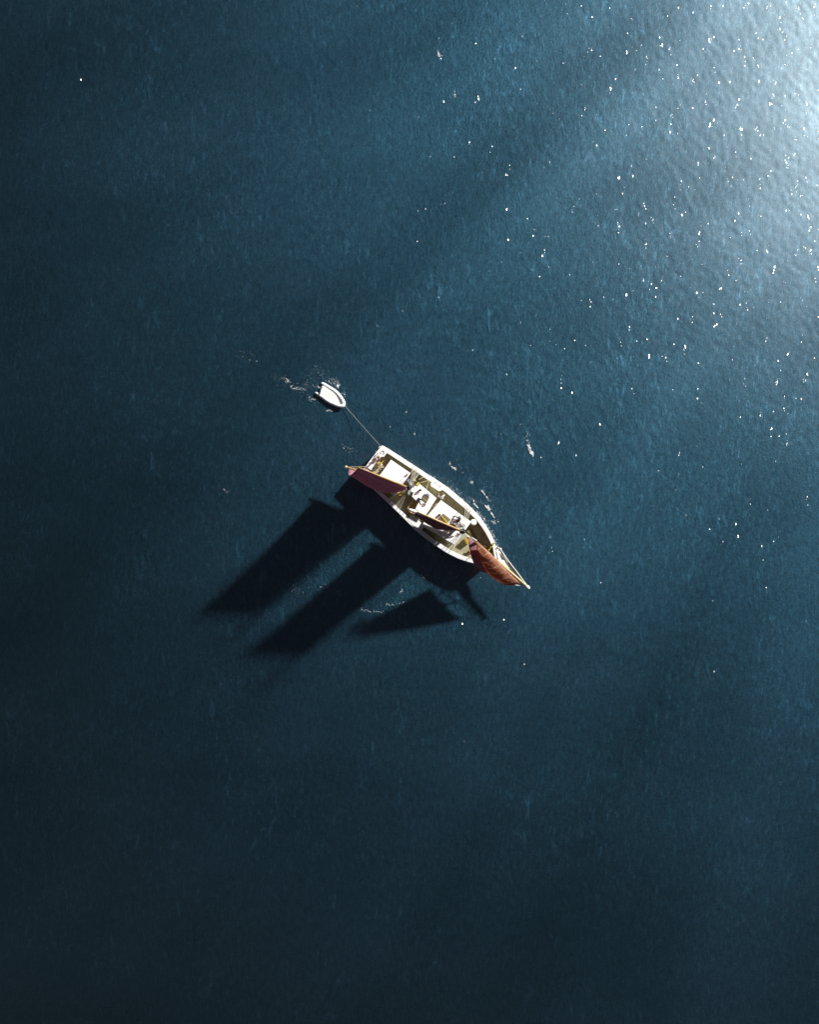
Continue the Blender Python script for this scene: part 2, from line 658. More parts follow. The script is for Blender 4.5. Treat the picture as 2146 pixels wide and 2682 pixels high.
    mp4.inputs['Rotation'].default_value = (0, 0, math.radians(-28))
    mp4.inputs['Scale'].default_value = (1, .36, 1)
    L(tc.outputs['Object'], mp4.inputs[0])
    vo = N('ShaderNodeTexVoronoi')
    vo.voronoi_dimensions = '2D'
    vo.inputs['Scale'].default_value = 9.5
    vo.inputs['Randomness'].default_value = 1
    L(mp4.outputs[0], vo.inputs['Vector'])
    sp = N('ShaderNodeSeparateColor')
    L(vo.outputs['Color'], sp.inputs[0])
    th = mth('MULTIPLY', sp.outputs[0], 2 * math.pi)
    rho = mth('SQRT', mth('MULTIPLY', mth('LOGARITHM', mth('SUBTRACT', 1.0, mth('MULTIPLY', sp.outputs[1], .9999)), math.e), -1))
    # glitter gathers in bunches on ruffled crests
    mp5 = N('ShaderNodeMapping')
    mp5.inputs['Rotation'].default_value = (0, 0, math.radians(-28))
    mp5.inputs['Scale'].default_value = (1, .4, 1)
    L(tc.outputs['Object'], mp5.inputs[0])
    n5 = N('ShaderNodeTexNoise')
    n5.inputs['Scale'].default_value = 1.5
    n5.inputs['Detail'].default_value = 3
    L(mp5.outputs[0], n5.inputs['Vector'])
    bunch = mth('MULTIPLY_ADD', n5.outputs['Fac'], 6.5, -3.1, clamp=True)
    amp = mth('MULTIPLY', mth('MINIMUM', rho, 1.7), mth('MULTIPLY_ADD', bunch, GLIT[1], GLIT[0]))
    cb = N('ShaderNodeCombineXYZ')
    L(mth('MULTIPLY', amp, mth('COSINE', th)), cb.inputs[0])
    L(mth('MULTIPLY', amp, mth('SINE', th)), cb.inputs[1])
    n9 = N('ShaderNodeTexNoise')             # neighbouring facets of one wavelet lean the same way
    n9.inputs['Scale'].default_value = 1.7
    n9.inputs['Detail'].default_value = 2.5
    L(mp4.outputs[0], n9.inputs['Vector'])
    c9 = N('ShaderNodeVectorMath')
    c9.operation = 'MULTIPLY_ADD'
    c9.inputs[1].default_value = (GLIT[4], GLIT[4], 0)
    c9.inputs[2].default_value = (-.5 * GLIT[4], -.5 * GLIT[4], 0)
    L(n9.outputs['Color'], c9.inputs[0])
    v9 = N('ShaderNodeVectorMath')
    v9.operation = 'ADD'
    L(c9.outputs[0], v9.inputs[0])
    L(cb.outputs[0], v9.inputs[1])
    va = N('ShaderNodeVectorMath')
    va.operation = 'ADD'
    L(geo.outputs['Normal'], va.inputs[0])
    L(v9.outputs[0], va.inputs[1])
    vn = N('ShaderNodeVectorMath')
    vn.operation = 'NORMALIZE'
    L(va.outputs[0], vn.inputs[0])
    gl = N('ShaderNodeBsdfAnisotropic')
    gl.distribution = 'BECKMANN'
    gl.inputs['Roughness'].default_value = GLIT[2]
    gl.inputs['Color'].default_value = (GLIT[3], GLIT[3] * .98, GLIT[3] * .96, 1)
    # only the middle of a facet is smooth
    core = mth('LESS_THAN', vo.outputs['Distance'], mth('MULTIPLY_ADD', mth('POWER', sp.outputs[2], 3), .5, .10))
    L(vn.outputs[0], gl.inputs['Normal'])
    ms = N('ShaderNodeMixShader')
    bl = N('ShaderNodeBsdfDiffuse')
    bl.inputs[0].default_value = (0, 0, 0, 1)
    L(core, ms.inputs[0])
    L(bl.outputs[0], ms.inputs[1])
    L(gl.outputs[0], ms.inputs[2])
    a = N('ShaderNodeAddShader')
    L(shader, a.inputs[0])
    L(ms.outputs[0], a.inputs[1])
    L(a.outputs[0], out.inputs[0])
    return m
LOBE = (.19, .058, .027, 0)
DEEP = (.0018, .0037, .0032)
GLIT = (.05, .20, .18, .024, 1.7)
sea = make_sea()
sea.data.materials.append(sea_material())
#BOATHERE
# ================================================================== SAILING BOAT
PERP = Vector((-AXIS.y, AXIS.x, 0))                 # towards the sunny side rail
if PERP.y < 0:
    PERP = -PERP
ORG = P(974, 1204, 2.1)
ORG.z = 0
def to_st(x, y, z=2.1):
    d = P(x, y, z)
    d.z = 0
    d -= ORG
    return d.dot(AXIS), d.dot(PERP)
def W(s, t, z):
    p = ORG + AXIS * s + PERP * t
    return Vector((p.x, p.y, z))
NE = [(1003, 1169), (1005.5, 1170), (1030, 1185), (1060, 1204.5), (1087, 1222), (1122, 1245), (1153, 1264.5), (1178, 1282), (1201.5, 1302), (1222, 1320), (1240.7, 1338),
      (1256, 1355), (1268, 1371.6), (1279, 1389), (1289, 1409), (1295, 1425), (1300, 1441), (1303, 1454), (1304.5, 1466)]
SW = [(944, 1239), (946, 1243), (971, 1272), (997, 1297), (1023.6, 1322), (1045, 1343), (1066, 1364), (1087, 1385), (1111, 1405), (1141, 1427), (1171, 1447), (1201.5, 1462),
      (1225.6, 1470), (1244, 1474.5), (1262, 1476.5), (1280, 1476), (1293, 1473), (1300, 1470), (1304.5, 1466)]
ne, sw = np.array([to_st(*p) for p in NE]), np.array([to_st(*p) for p in SW])
LB = float(ne[-1, 0])
S0 = 0.0
def tp(s):
    return float(np.interp(s, ne[:, 0], ne[:, 1]))
def ts(s):
    return float(np.interp(s, sw[:, 0], sw[:, 1]))
def zr(s):
    u = min(max(s / LB, 0), 1)
    return 1.85 + .85 * max(0, (u - .45) / .55) ** 2 + .18 * (1 - u) ** 2
def zd(s):
    return zr(s) - .78
def deck_z(x, y):
    s, t = to_st(x, y, 1.2)
    return zd(s)
NS = 64
SS = [S0 + (LB - S0) * (1 - (1 - i / (NS - 1)) ** 1.5) for i in range(NS)]

BP = P(1140, 1320, 0)
boat = thing('sailing_boat', 'old wooden two masted sailing boat with white rails and tan-bark sails, towing an inflatable', 'sailing boat', BP)

def ring(s):
    a, b = tp(s), ts(s)
    c = (a + b) / 2
    ha, hb = (a - c), (b - c)
    z = zr(s)
    u = s / LB
    full = 1 - .55 * max(0, (u - .55) / .45) ** 2
    tk = .25 * min(1, s / 3)
    rows = [(1.0, z), (.995, z * .7), (.96, z * .3), (.93 * full, 0), (.80 * full, -.6), (.45 * full, -1.2), (.04, -1.7)]
    pts = [W(s, c + ha * f, zz) for f, zz in rows] + [W(s, c + hb * f, zz) for f, zz in rows[::-1]]
    return pts
mb = MB()
pts = []
for s in SS:
    pts += ring(s)
nr = len(ring(1.0))
mb.grid(pts, nr, NS)
mb.add(ring(SS[0]), [tuple(range(nr))])                  # transom
hull = mb.build('hull', M['hull'], boat, smooth=False)

mb = MB()                                                # rubbing strake outside the rail
for f in (tp, ts):
    sg = 1 if f is tp else -1
    mb.tube([W(s, f(s) + sg * .03, zr(s) - .28) for s in SS[:-1]], .05, 6)
build_split(mb, 'rubbing_strake', M['rail'], boat)

mb = MB()                                                # deck
cols = [i / 8 for i in range(9)]
pts = []
for s in SS:
    a, b = tp(s), ts(s)
    for c in cols:
        t = lerp(b + .04, a - .04, c)
        pts.append(W(s, t, zd(s) + .07 * math.sin(math.pi * c)))
mb.grid(pts, len(cols), NS)
mb.build('deck', M['deck'], boat, smooth=True)

mb = MB()                                                # bulwarks inside
for f, sg in ((tp, 1), (ts, -1)):
    pts = []
    for s in SS[:-1]:
        w = min(.14, abs(tp(s) - ts(s)) * .3)
        for dz, dt in ((0, w), (0, 0.01), (1, 0.01), (1, w)):
            pts.append(W(s, f(s) - sg * dt, lerp(zd(s) - .05, zr(s) - .01, dz)))
    mb.grid(pts, 4, NS - 1)
    for k in range(2, NS - 4, 2):                        # stanchions
        s = SS[k]
        mb.box(W(s, f(s) - sg * .18, 0), .09, .09, zd(s), zr(s) - .012)
s = SS[0] + .02
pts = [W(s + .1, tp(s) - .02, zd(s) - .05), W(s + .1, ts(s) + .02, zd(s) - .05), W(s + .1, ts(s) + .02, zr(s) - .01), W(s + .1, tp(s) - .02, zr(s) - .01)]
mb.add(pts, [(0, 1, 2, 3)])
mb.build('bulwark', M['cream'], boat)

mb = MB()                                                # broad white cap rail
def rail_w(s, sg):
    u = s / LB
    if sg > 0:
        w = .40 + .10 * math.exp(-((u - .55) / .2) ** 2)
    else:
        w = .27 + .14 * min(1, u * 1.6)
    return min(w, abs(tp(s) - ts(s)) * .42)
for f, sg in ((tp, 1), (ts, -1)):
    pts = []
    for s in SS:
        w = rail_w(s, sg)
        z = zr(s)
        for dt, dz in ((-.05, 0), (-.05, .07), (-.03, .09), (w - .02, .09), (w, .07), (w, 0), (-.05, 0)):
            pts.append(W(s, f(s) - sg * dt, z + dz))
    mb.grid(pts, 7, NS)
mb.build('cap_rail', M['rail'], boat)

mb = MB()                                                # transom deck, a broad white board with side lockers
z = zr(0) + .10
mb.prism([W(-.10, tp(0) + .03, 0), W(.50, tp(.5) - .2, 0), W(.62, ts(.6) + .2, 0), W(-.10, ts(0) - .02, 0)], z - .09, z, .02)
mb.build('transom_cap', M['rail'], boat)
mb = MB()
mb.quad([(1003, 1175), (1016, 1183), (1005, 1197), (991, 1190)], zd(1), z - .02)
mb.quad([(967, 1209), (978, 1217), (972, 1231), (958, 1222)], zd(1), z + .12)
build_split(mb, 'stern_locker', M['white'], boat)
mb = MB()
mb.torus(P(1003, 1185, z + .06), .20, .035)
tag_ring = mb.build('mooring_ring', M['steel'], boat)

def house(name, px, z, over=.10, trim=True, h0=.1):
    s, t = to_st(sum(p[0] for p in px) / len(px), sum(p[1] for p in px) / len(px), 2)
    zb = zd(s) - .1
    w = [P(x, y, z) for x, y in px]
    c = sum(w, Vector((0, 0, 0))) / len(w)
    body = MB()
    body.prism([p + (c - p).normalized() * over for p in w], zb, z - .075)
    o = body.build(name, M['cream'], boat)
    r = MB()
    r.prism(w, z - .07, z, .03)
    r.build('roof', M['roof'], o)
    return o, zb

aft, _ = house('deckhouse', [(1024, 1204), (1076, 1239.5), (1033, 1299), (981, 1264)], 2.55)
mid, _ = house('deckhouse', [(1100, 1268), (1144, 1305), (1116, 1349), (1088, 1334), (1096, 1318), (1079, 1300), (1086, 1282)], 2.75)
fwd, _ = house('deckhouse', [(1155, 1310), (1235, 1367), (1191, 1427), (1105, 1377), (1121, 1349)], 2.35)

# window lights along the house sides
for o, px, z, n in ((aft, [(1024, 1204), (1076, 1239.5), (1033, 1299), (981, 1264)], 2.55, 3),
                    (fwd, [(1155, 1310), (1235, 1367), (1191, 1427), (1105, 1377)], 2.35, 4)):
    w = [P(x, y, z) for x, y in px]
    for a, b in ((w[0], w[1]), (w[2], w[3])):
        d = (b - a).normalized()
        nrm = Vector((d.y, -d.x, 0))
        c = sum(w, Vector((0, 0, 0))) / 4
        if nrm.dot(a - c) < 0:
            nrm = -nrm
        for k in range(n):
            q = a.lerp(b, (k + .7) / (n + .4)) - nrm * .062
            MB().box(q, .42, .05, z - .42, z - .2, math.atan2(d.y, d.x), .01).build('window', M['panel'], o)

# roof furniture -------------------------------------------------------
def hatch(parent, px, z0, h, mat, name='hatch'):
    m_ = MB()
    m_.quad(px, z0 - .02, z0 + h, .03)
    return m_.build(name, mat, parent)
hatch(mid, [(1113, 1293), (1126, 1301), (1118, 1317), (1105, 1309)], 2.75, .16, M['hatchwood'])
h = hatch(fwd, [(1162, 1345), (1181, 1360), (1171, 1372), (1147, 1360)], 2.35, .22, M['hatchwood'])
MB().quad([(1155, 1352), (1158, 1350), (1174, 1368), (1171, 1371)], 2.58, 2.63, .01).build('hatch_bar', M['ochre'], h)
MB().quad([(1096, 1303), (1104, 1307), (1097, 1318), (1089, 1313)], 2.76, 2.80, .01).build('solar_panel', M['panel'], mid)
MB().quad([(1100, 1311), (1110, 1308), (1112, 1317), (1103, 1321)], 2.76, 2.84, .02).build('roof_box', M['white'], mid)
MB().quad([(1118, 1291), (1126, 1296), (1123, 1301), (1115, 1296)], 2.935, 2.97, .01).build('hatch_cover', M['bluegrey'], mid)
m_ = MB()
m_.cyl(P(1151.5, 1349, 2.4), .13, 2.35, 2.62, 14, .02)
m_.build('vent', M['black'], fwd)
for px in ((1067.5, 1243), ):
    MB().cyl(P(*px, 2.6), .10, 2.55, 2.75, 12, .02).build('vent', M['steel'], aft)
m_ = MB()                                                # black stove pipe bracket on the mid house
m_.tube([P(1093, 1287, 2.85), P(1096, 1286, 2.9), P(1099, 1284, 3.0)], .06, 8)
m_.ell(P(1101, 1284, 3.0), .16, .13, .16)
m_.tube([P(1101, 1284, 2.75), P(1101, 1284, 3.2)], .05, 8)
m_.build('vent', M['black'], mid)

# ochre lockers and benches in the waist ---------------------------------
dz_ = deck_z(1085, 1320)
b1 = MB().quad([(1085, 1312), (1098, 1319), (1091, 1335), (1077, 1327)], dz_ - .05, dz_ + .75, .03).build('deck_locker', M['ochre'], boat)
MB().quad([(1085, 1312), (1098, 1319), (1096, 1324), (1083, 1317)], dz_ + .755, dz_ + .79, .01).build('lid', M['olive'], b1)
MB().quad([(1096, 1262), (1103, 1266), (1096, 1274), (1088, 1269)], dz_ - .05, dz_ + 1.0, .03).build('deck_locker', M['olive'], boat)
MB().quad([(1083, 1249), (1088, 1254), (1092, 1263), (1080, 1258)], dz_ - .05, dz_ + .7, .02).build('deck_locker', M['mast'], boat)
MB().quad([(1042, 1290), (1056, 1291), (1053, 1298), (1045, 1299)], dz_ - .05, dz_ + .7, .03).build('deck_locker', M['ochre'], boat)
MB().quad([(1069, 1253), (1078, 1259), (1073, 1265), (1065, 1260)], dz_ - .05, dz_ + .85, .02).build('companion_hatch', M['bluegrey'], boat)
m_ = MB()                                                # fife rail
for a, b in (((1086, 1302), (1068, 1331)), ((1088, 1303), (1070, 1332))):
    m_.tube([P(*a, 2.2), P(*b, 2.2)], .045, 6)
for k in range(5):
    q = (lerp(1087, 1069, k / 4), lerp(1302.5, 1331.5, k / 4))
    m_.tube([P(*q, dz_), P(*q, 2.22)], .04, 6)
m_.build('pin_rail', M['rope'], boat)
m_ = MB()
for a, b in (((1076, 1238), (1083, 1228)), ((1081, 1244), (1089, 1234)), ((1086, 1252), (1096, 1239)), ((1098, 1256), (1110, 1249)), ((1103, 1264), (1125, 1258)), ((1117, 1281), (1124, 1260))):
    m_.tube([P(*a, 2.25), P(*b, 2.15)], .03, 6)
build_split(m_, 'guard_rope', M['rope'], boat)

# long white lockers against the bulwarks
def rail_locker(s0, s1, sg, w, h, mat):
    f = tp if sg > 0 else ts
    pts = []
    n = 8
    for k in range(n):
        s = lerp(s0, s1, k / (n - 1))
        e = .6 if k in (0, n - 1) else 1
        for dt, dz in ((.15, 0), (w * e + .3, 0), (w * e + .3, h - .03), (w * e + .27, h), (.15, h)):
            pts.append(W(s, f(s) - sg * dt, zd(s) + dz - .03))
    m_ = MB()
    m_.grid(pts, 5, n)
    m_.add(pts[:5], [(0, 1, 2, 3, 4)])
    m_.add(pts[-5:], [(0, 1, 2, 3, 4)])
    return m_.build('side_locker', mat, boat)
sA, _ = to_st(1072, 1355)
sB, _ = to_st(1102, 1392)
rail_locker(sA, sB, -1, .62, .92, M['white'])
sA, _ = to_st(1130, 1264)
sB, _ = to_st(1150, 1284)
rail_locker(sA, sB + .25, 1, .52, .90, M['white'])

# planked board in the shape of a sunlit patch of deck, windlass
z = deck_z(1238, 1395)
fh = MB().quad([(1229, 1379), (1254, 1411), (1248, 1415), (1219, 1388)], z - .02, z + .14, .02).build('sunlit_deck_board', M['hatchwood'], boat)
m_ = MB()
m_.cyl(P(1219, 1413, z), .10, z, z + .7, 12)
m_.tube([P(1221, 1419, z + .5), P(1230, 1405, z + .5)], .16, 12)
m_.box(P(1222, 1420, z), .5, .22, z - .02, z + .6)
m_.build('windlass', M['ochre'], boat)

# bow: samson post, anchor gear and white boarding platform -----------------
zb = zr(LB - .4)
m_ = MB()
m_.box(P(1284, 1436, zb), 1.5, .16, zd(LB * .95) + .3, zb + .12, AANG + math.pi / 2)
for k in (-.5, -.2, .2, .5):
    q = P(1284, 1436, zb) + PERP * k
    m_.box(q, .14, .14, zd(LB * .95), zb + .3)
m_.build('samson_post', M['olive'], boat)
plat = MB()
zp = zb + .12
plat.quad([(1303, 1437), (1311, 1441), (1320, 1452), (1327, 1465), (1321.5, 1467), (1314, 1453), (1305, 1445)], zp - .12, zp, .01)
plat.quad([(1303, 1437.5), (1304.8, 1445.2), (1309, 1452), (1314, 1466), (1309, 1468), (1303.5, 1455), (1299, 1442)], zp - .12, zp - .004, .01)
plat.quad([(1309, 1468.3), (1314, 1466.3), (1321.5, 1467.3), (1327.3, 1465.3), (1332, 1478), (1335.5, 1491), (1334.5, 1496), (1330, 1494), (1318, 1482)], zp - .12, zp, .02)
plat.build('bow_platform', M['white'], boat)
m_ = MB()
m_.tube([P(1293, 1432, zb + .1), P(1296, 1450, zb + .2), P(1298, 1462, zb + .15)], .11, 8)
m_.tube([P(1303, 1443, zb + .2), P(1307, 1468, zb + .2)], .05, 6)
m_.tube([P(1297, 1464, zb + .1), P(1308, 1471, zb + .15)], .13, 8)
build_split(m_, 'bow_rail', M['white'], boat)

# bowsprit ---------------------------------------------------------------
BS0, BS1 = P(1268, 1440, 2.6), P(1381, 1536, 3.05)
m_ = MB()
m_.tube([BS0.lerp(BS1, t) for t in (0, .5, .8, 1)], [.20, .19, .15, .11], 12)
bs = m_.build('bowsprit', M['bowsprit'], boat, smooth=True)
m_ = MB()
d = (BS1 - BS0).normalized()
m_.tube([BS1 - d * .12, BS1 - d * .05, BS1 + d * .1, BS1 + d * .3, BS1 + d * .38], [.10, .17, .19, .16, .06], 14)
m_.build('end_cap', M['white'], bs, smooth=True)
m_ = MB()
for t in (.45, .6, .72, .84, .93):
    p = BS0.lerp(BS1, t)
    m_.tube([p - d * .05, p + d * .05], .21 - .06 * t, 12)
build_split(m_, 'band', M['steel'], bs)
nl, nrr = [(1295, 1428, zb + .1), (1311.5, 1438, zb + .15), (1333, 1470, 2.9), (1355, 1498, 2.9), (1380, 1532, 2.95)], [(1240, 1476, zr(LB * .85)), (1253.5, 1482.5, 2.6), (1272, 1494.5, 2.6), (1300, 1512, 2.7), (1340, 1530, 2.8), (1379, 1537, 2.95)]
def path(pl, n=24):
    w = [P(*q) for q in pl]
    out = []
    for k in range(n):
        u = k / (n - 1) * (len(w) - 1)
        i = min(int(u), len(w) - 2)
        out.append(w[i].lerp(w[i + 1], u - i))
    return out
m_ = MB()
for pl in (nl, nrr):
    m_.tube(path(pl), .045, 6)
build_split(m_, 'jackstay', M['whiterope'], boat)
for q in ((1311.5, 1437.5, 2.78), (1253.5, 1482.5, 2.65), (1272.5, 1494.5, 2.65)):
    MB().ell(P(*q), .13, .11, .1).build('block', M['white'], boat)
m_ = MB()
for pl, k0 in ((nl, 7), (nrr, 10)):
    pp = path(pl, 60)
    for k in range(k0, 58):
        a = pp[k]
        t = (a - BS0).dot(d)
        b = BS0 + d * max(t - .25, 1.0)
        b = b - Vector((0, 0, .05))
        m = a.lerp(b, .5) - Vector((0, 0, .12))
        m_.tube([a, m, b], .013, 4)
    for f in (.25, .5, .75):
        m_.tube([(lambda a, b: a.lerp(b, f) - Vector((0, 0, .1)))(pp[k], BS0 + d * max((pp[k] - BS0).dot(d) - .25, 1.0)) for k in range(k0, 58)], .012, 4)
m_.build('bowsprit_net', M['wire'], boat)

# masts and spars --------------------------------------------------------
def mast(px, top, r=.17):
    b = P(*px, 0)
    p0 = Vector((b.x, b.y, .6))
    p1 = Vector((b.x, b.y, top))
    m_ = MB()
    m_.tube([p0, p0.lerp(p1, .5), p0.lerp(p1, .85), p1], [r, r * .95, r * .7, r * .45], 14)
    o = m_.build('mast', M['mast'], boat, smooth=True)
    m_ = MB()
    m_.tube([p1 - Vector((0, 0, 1.9)), p1 - Vector((0, 0, 1.7))], r * 1.5, 12)
    m_.tube([p1 - Vector((0, 0, 1.0)), p1 - Vector((0, 0, .85))], r * 1.2, 12)
    m_.ell(p1 + Vector((0, 0, .05)), .12, .12, .09)
    build_split(m_, 'mast_band', M['black'], o)
    return o, p0, p1
mz, mz0, mz1 = mast((1072.5, 1286), 15.2)
mm, mm0, mm1 = mast((1192, 1384), 15.8)
for o, p1, hl in ((mz, mz1, .62), (mm, mm1, .66)):
    c = p1 - Vector((0, 0, 2.4))
    dd = (PERP * .9 - AXIS * .45).normalized()
    m_ = MB()
    m_.tube([c + dd * hl, c, c - dd * hl], [.05, .08, .05], 8)
    m_.tube([c + dd * hl + AXIS * .14, c + AXIS * .16, c - dd * hl + AXIS * .14], [.04, .06, .04], 8)
    build_split(m_, 'crosstree', M['steel'], o)
    m_ = MB()
    for k in range(6):
        q = p1 - Vector((0, 0, 2.1 + .45 * k)) + Vector((.17 * math.cos(k * 2.1), .17 * math.sin(k * 2.1), 0))
        m_.ell(q, .10, .08, .14)
    build_split(m_, 'block', M['black'], o)

def spar(a, b, r0, r1, parent, name, mat=None):
    m_ = MB()
    m_.tube([a, a.lerp(b, .5), b], [r0, (r0 + r1) / 2 * 1.08, r1], 12)
    return m_.build(name, mat or M['spar'], parent, smooth=True)
def on_mast(p0, z):
    return Vector((p0.x, p0.y, z))
# mizzen: boom, gaff
mzb = P(907.5, 1223.5, 2.9)
mzb_in = on_mast(mz0, 2.9) + (mzb - on_mast(mz0, 2.9)).normalized() * .22
boom_z = spar(mzb_in, mzb, .12, .12, boat, 'boom')
mzp, mzt = P(940, 1225, 13.3), on_mast(mz0, 11.8) + Vector((-.15, .12, 0))
gaff_z = spar(P(1064, 1274.5, 11.8), mzp, .09, .065, boat, 'gaff')
m_ = MB()
m_.tube([mzb + (mzb_in - mzb).normalized() * .1, mzb - (mzb_in - mzb).normalized() * .12], .15, 12)
m_.build('end_band', M['rope'], boom_z)
# main: boom, gaff
mnb = P(1074, 1336, 2.95)
mnb_in = on_mast(mm0, 2.95) + (mnb - on_mast(mm0, 2.95)).normalized() * .22
boom_m = spar(mnb_in, P(1073, 1341, 2.95), .12, .13, boat, 'boom')
mnp, mnt = P(1093, 1340.5, 13.5), P(1206, 1389, 12.0)
gaff_m = spar(mnt, mnp, .09, .07, boat, 'gaff')
m_ = MB()
m_.ell(P(1076, 1341, 3.05), .28, .16, .14, AANG)
m_.build('end_band', M['spar'], boom_m, smooth=True)

def sail(name, tack, clew, peak, throat, belly, mat, nu=22, nv=30, foot=.45, wr=.03, ph=0.0, parent=boat, pw=.45, roach=0.0):
    pts = []
    nrm = belly.normalized()
    for j in range(nv):
        v = j / (nv - 1)
        for i in range(nu):
            u = i / (nu - 1)
            p = tack.lerp(clew, u).lerp(throat.lerp(peak, u), v)
            g = (1 - v) ** pw * (foot + (1.35 - foot) * math.sin(math.pi * min(1, v * .97)) ** (.8 if foot > .4 else .85))
            p = p + belly * ((math.sin(math.pi * u ** .8) * (1 - roach * .5 * u) + roach * u * u) * g)
            # leech and cloth wrinkles running from the clew
            p = p + nrm * wr * math.sin(9 * u + 4 * v + ph) * math.sin(math.pi * u) + nrm * wr * .6 * math.sin(23 * (v - .5 * u) + ph) * math.sin(math.pi * u)
            pts.append(p)
    m_ = MB()
    m_.grid(pts, nu, nv, uv=True)
    o = m_.build(name, mat, parent, smooth=True, fix=False)
    so_ = o.modifiers.new('thickness', 'SOLIDIFY')
    so_.thickness = .02
    return o, pts

LEE = Vector((-.45, -.89, 0)).normalized()
bd = (mzb - mzb_in).normalized()
_, mzpts = sail('mizzen_sail', mzb_in + Vector((0, 0, .06)), P(915, 1227.3, 2.98), mzp + Vector((0, 0, -.1)), P(1064, 1275, 11.6), LEE * 1.30, M['mizzen'], foot=.0, pw=.5, roach=.62)
sail('mainsail', mnb_in + Vector((0, 0, .06)), P(1081, 1342, 3.03), mnp + Vector((0, 0, -.1)), P(1206, 1389.5, 11.8), LEE * .66, M['main'], ph=2, wr=.05, foot=.0, pw=.4, roach=.35)
m_ = MB()                                                # pale clew corners
m_.grid([mzpts[jj * 22 + ii] + LEE * .03 for jj in range(0, 4) for ii in range(17, 22)], 5, 4)
o = m_.build('clew_patch', M['cloth'], boat, fix=False)
o.modifiers.new('t', 'SOLIDIFY').thickness = .03
m_ = MB()                                                # stowed topsail cloth at the main gaff end
for k in range(5):
    a = P(1078 + 7 * k, 1336.5 + 2.5 * k, 13.2)
    m_.ell(a, .30, .15 + .03 * (k % 2), .15, math.atan2(-2.5, 7))
m_.build('rolled_topsail', M['cloth'], boat, smooth=True)

# head sails
jt, jh, jc = P(1367, 1526, 3.3), P(1249, 1416, 9.3), P(1266, 1482, 3.2)
sail('jib', jt, jc, jh + Vector((-.02, -.02, 0)), jh, LEE * 1.05, M['jib'], foot=.85, wr=.085, pw=.5)
st_, sh_, sc_ = P(1318, 1492, 3.0), P(1229, 1406.5, 9.1), P(1236, 1462, 2.9)
sail('staysail', st_, sc_, sh_ + Vector((-.02, -.02, 0)), sh_, LEE * 1.15, M['staysail'], foot=.85, wr=.05, ph=1.5, pw=.45)
for a in ((jh, P(1236, 1407, 9.9)), (sh_, P(1218, 1398, 9.8))):
    m_ = MB()
    m_.tube([a[0], a[1]], [.05, .03], 6)
    m_.build('halyard', M['whiterope'], boat)
m_ = MB()
for hd in ((jh, Vector((0, 0, -1.6)), AXIS * -.35), (sh_, Vector((0, 0, -1.6)), AXIS * -.4)):
    a = hd[0]
    m_.add([a + LEE * .03, a + hd[1] + AXIS * .5 + LEE * .1, a + hd[1] + hd[2] * .2 + LEE * .16], [(0, 1, 2)])
for o in build_split(m_, 'head_patch', M['cloth'], boat):
    o.modifiers.new('t', 'SOLIDIFY').thickness = .02

# standing rigging ---------------------------------------------------------
def shroud(px, side, p1, dz, n):
    s, t = to_st(*px)
    f = tp if side > 0 else ts
    a = W(s, f(s) - side * .12, zr(s) + .1)
    b = p1 - Vector((0, 0, dz))
    return a, b
for p1, nes, sws in ((mz1, [(1083, 1224), (1092, 1230), (1101, 1236)], [(1030, 1328), (1038, 1336), (1046, 1344)]),
                     (mm1, [(1222, 1322), (1229, 1329), (1236, 1336)], [(1158, 1440), (1166, 1444), (1175, 1449)])):
    for side, lst in ((1, nes), (-1, sws)):
        ab = [shroud(q, side, p1, 2.3 + .2 * k, 0) for k, q in enumerate(lst)]
        for a, b in ab:
            m_ = MB()
            m_.tube([a, b], .022, 5)
            m_.build('shroud', M['wire'], boat)
        m_ = MB()
        for k in range(1, 15):
            t = k / 22
            m_.tube([a.lerp(b, t) for a, b in ab], .012, 4)
        build_split(m_, 'ratline', M['wire'], boat)
for a, b, r in ((BS1 - d * .3, mm1 - Vector((0, 0, 5.0)), .02), (P(1322, 1494, 3), mm1 - Vector((0, 0, 5.6)), .02), (BS1 - d * .1, mm1 - Vector((0, 0, .6)), .018),
                (mm1 - Vector((0, 0, .4)), mz1 - Vector((0, 0, .4)), .018)):
    m_ = MB()
    m_.tube([a, b], r, 5)
    m_.build('stay', M['wire'], boat)
m_ = MB()
for a, b in ((mzb, mz1 - Vector((0, 0, .5))), (mnb, mm1 - Vector((0, 0, .5))), (mzp, mz1 - Vector((0, 0, .8))), (mnp, mm1 - Vector((0, 0, .8)))):
    m_.tube([a, a.lerp(b, .5) + Vector((0, 0, -.1)), b], .018, 5)
build_split(m_, 'topping_lift', M['wire'], boat)
m_ = MB()
m_.tube([mzb, P(968, 1222, 2.1)], .025, 5)
m_.tube([P(912, 1226, 3.3), P(962, 1229, 2.1)], .02, 5)
m_.tube([mnb, P(1066, 1333, 1.9)], .025, 5)
m_.tube([jc, P(1230, 1456, 1.9)], .025, 5)
m_.tube([sc_, P(1218, 1462, 2.0)], .025, 5)
build_split(m_, 'sheet', M['rope'], boat)

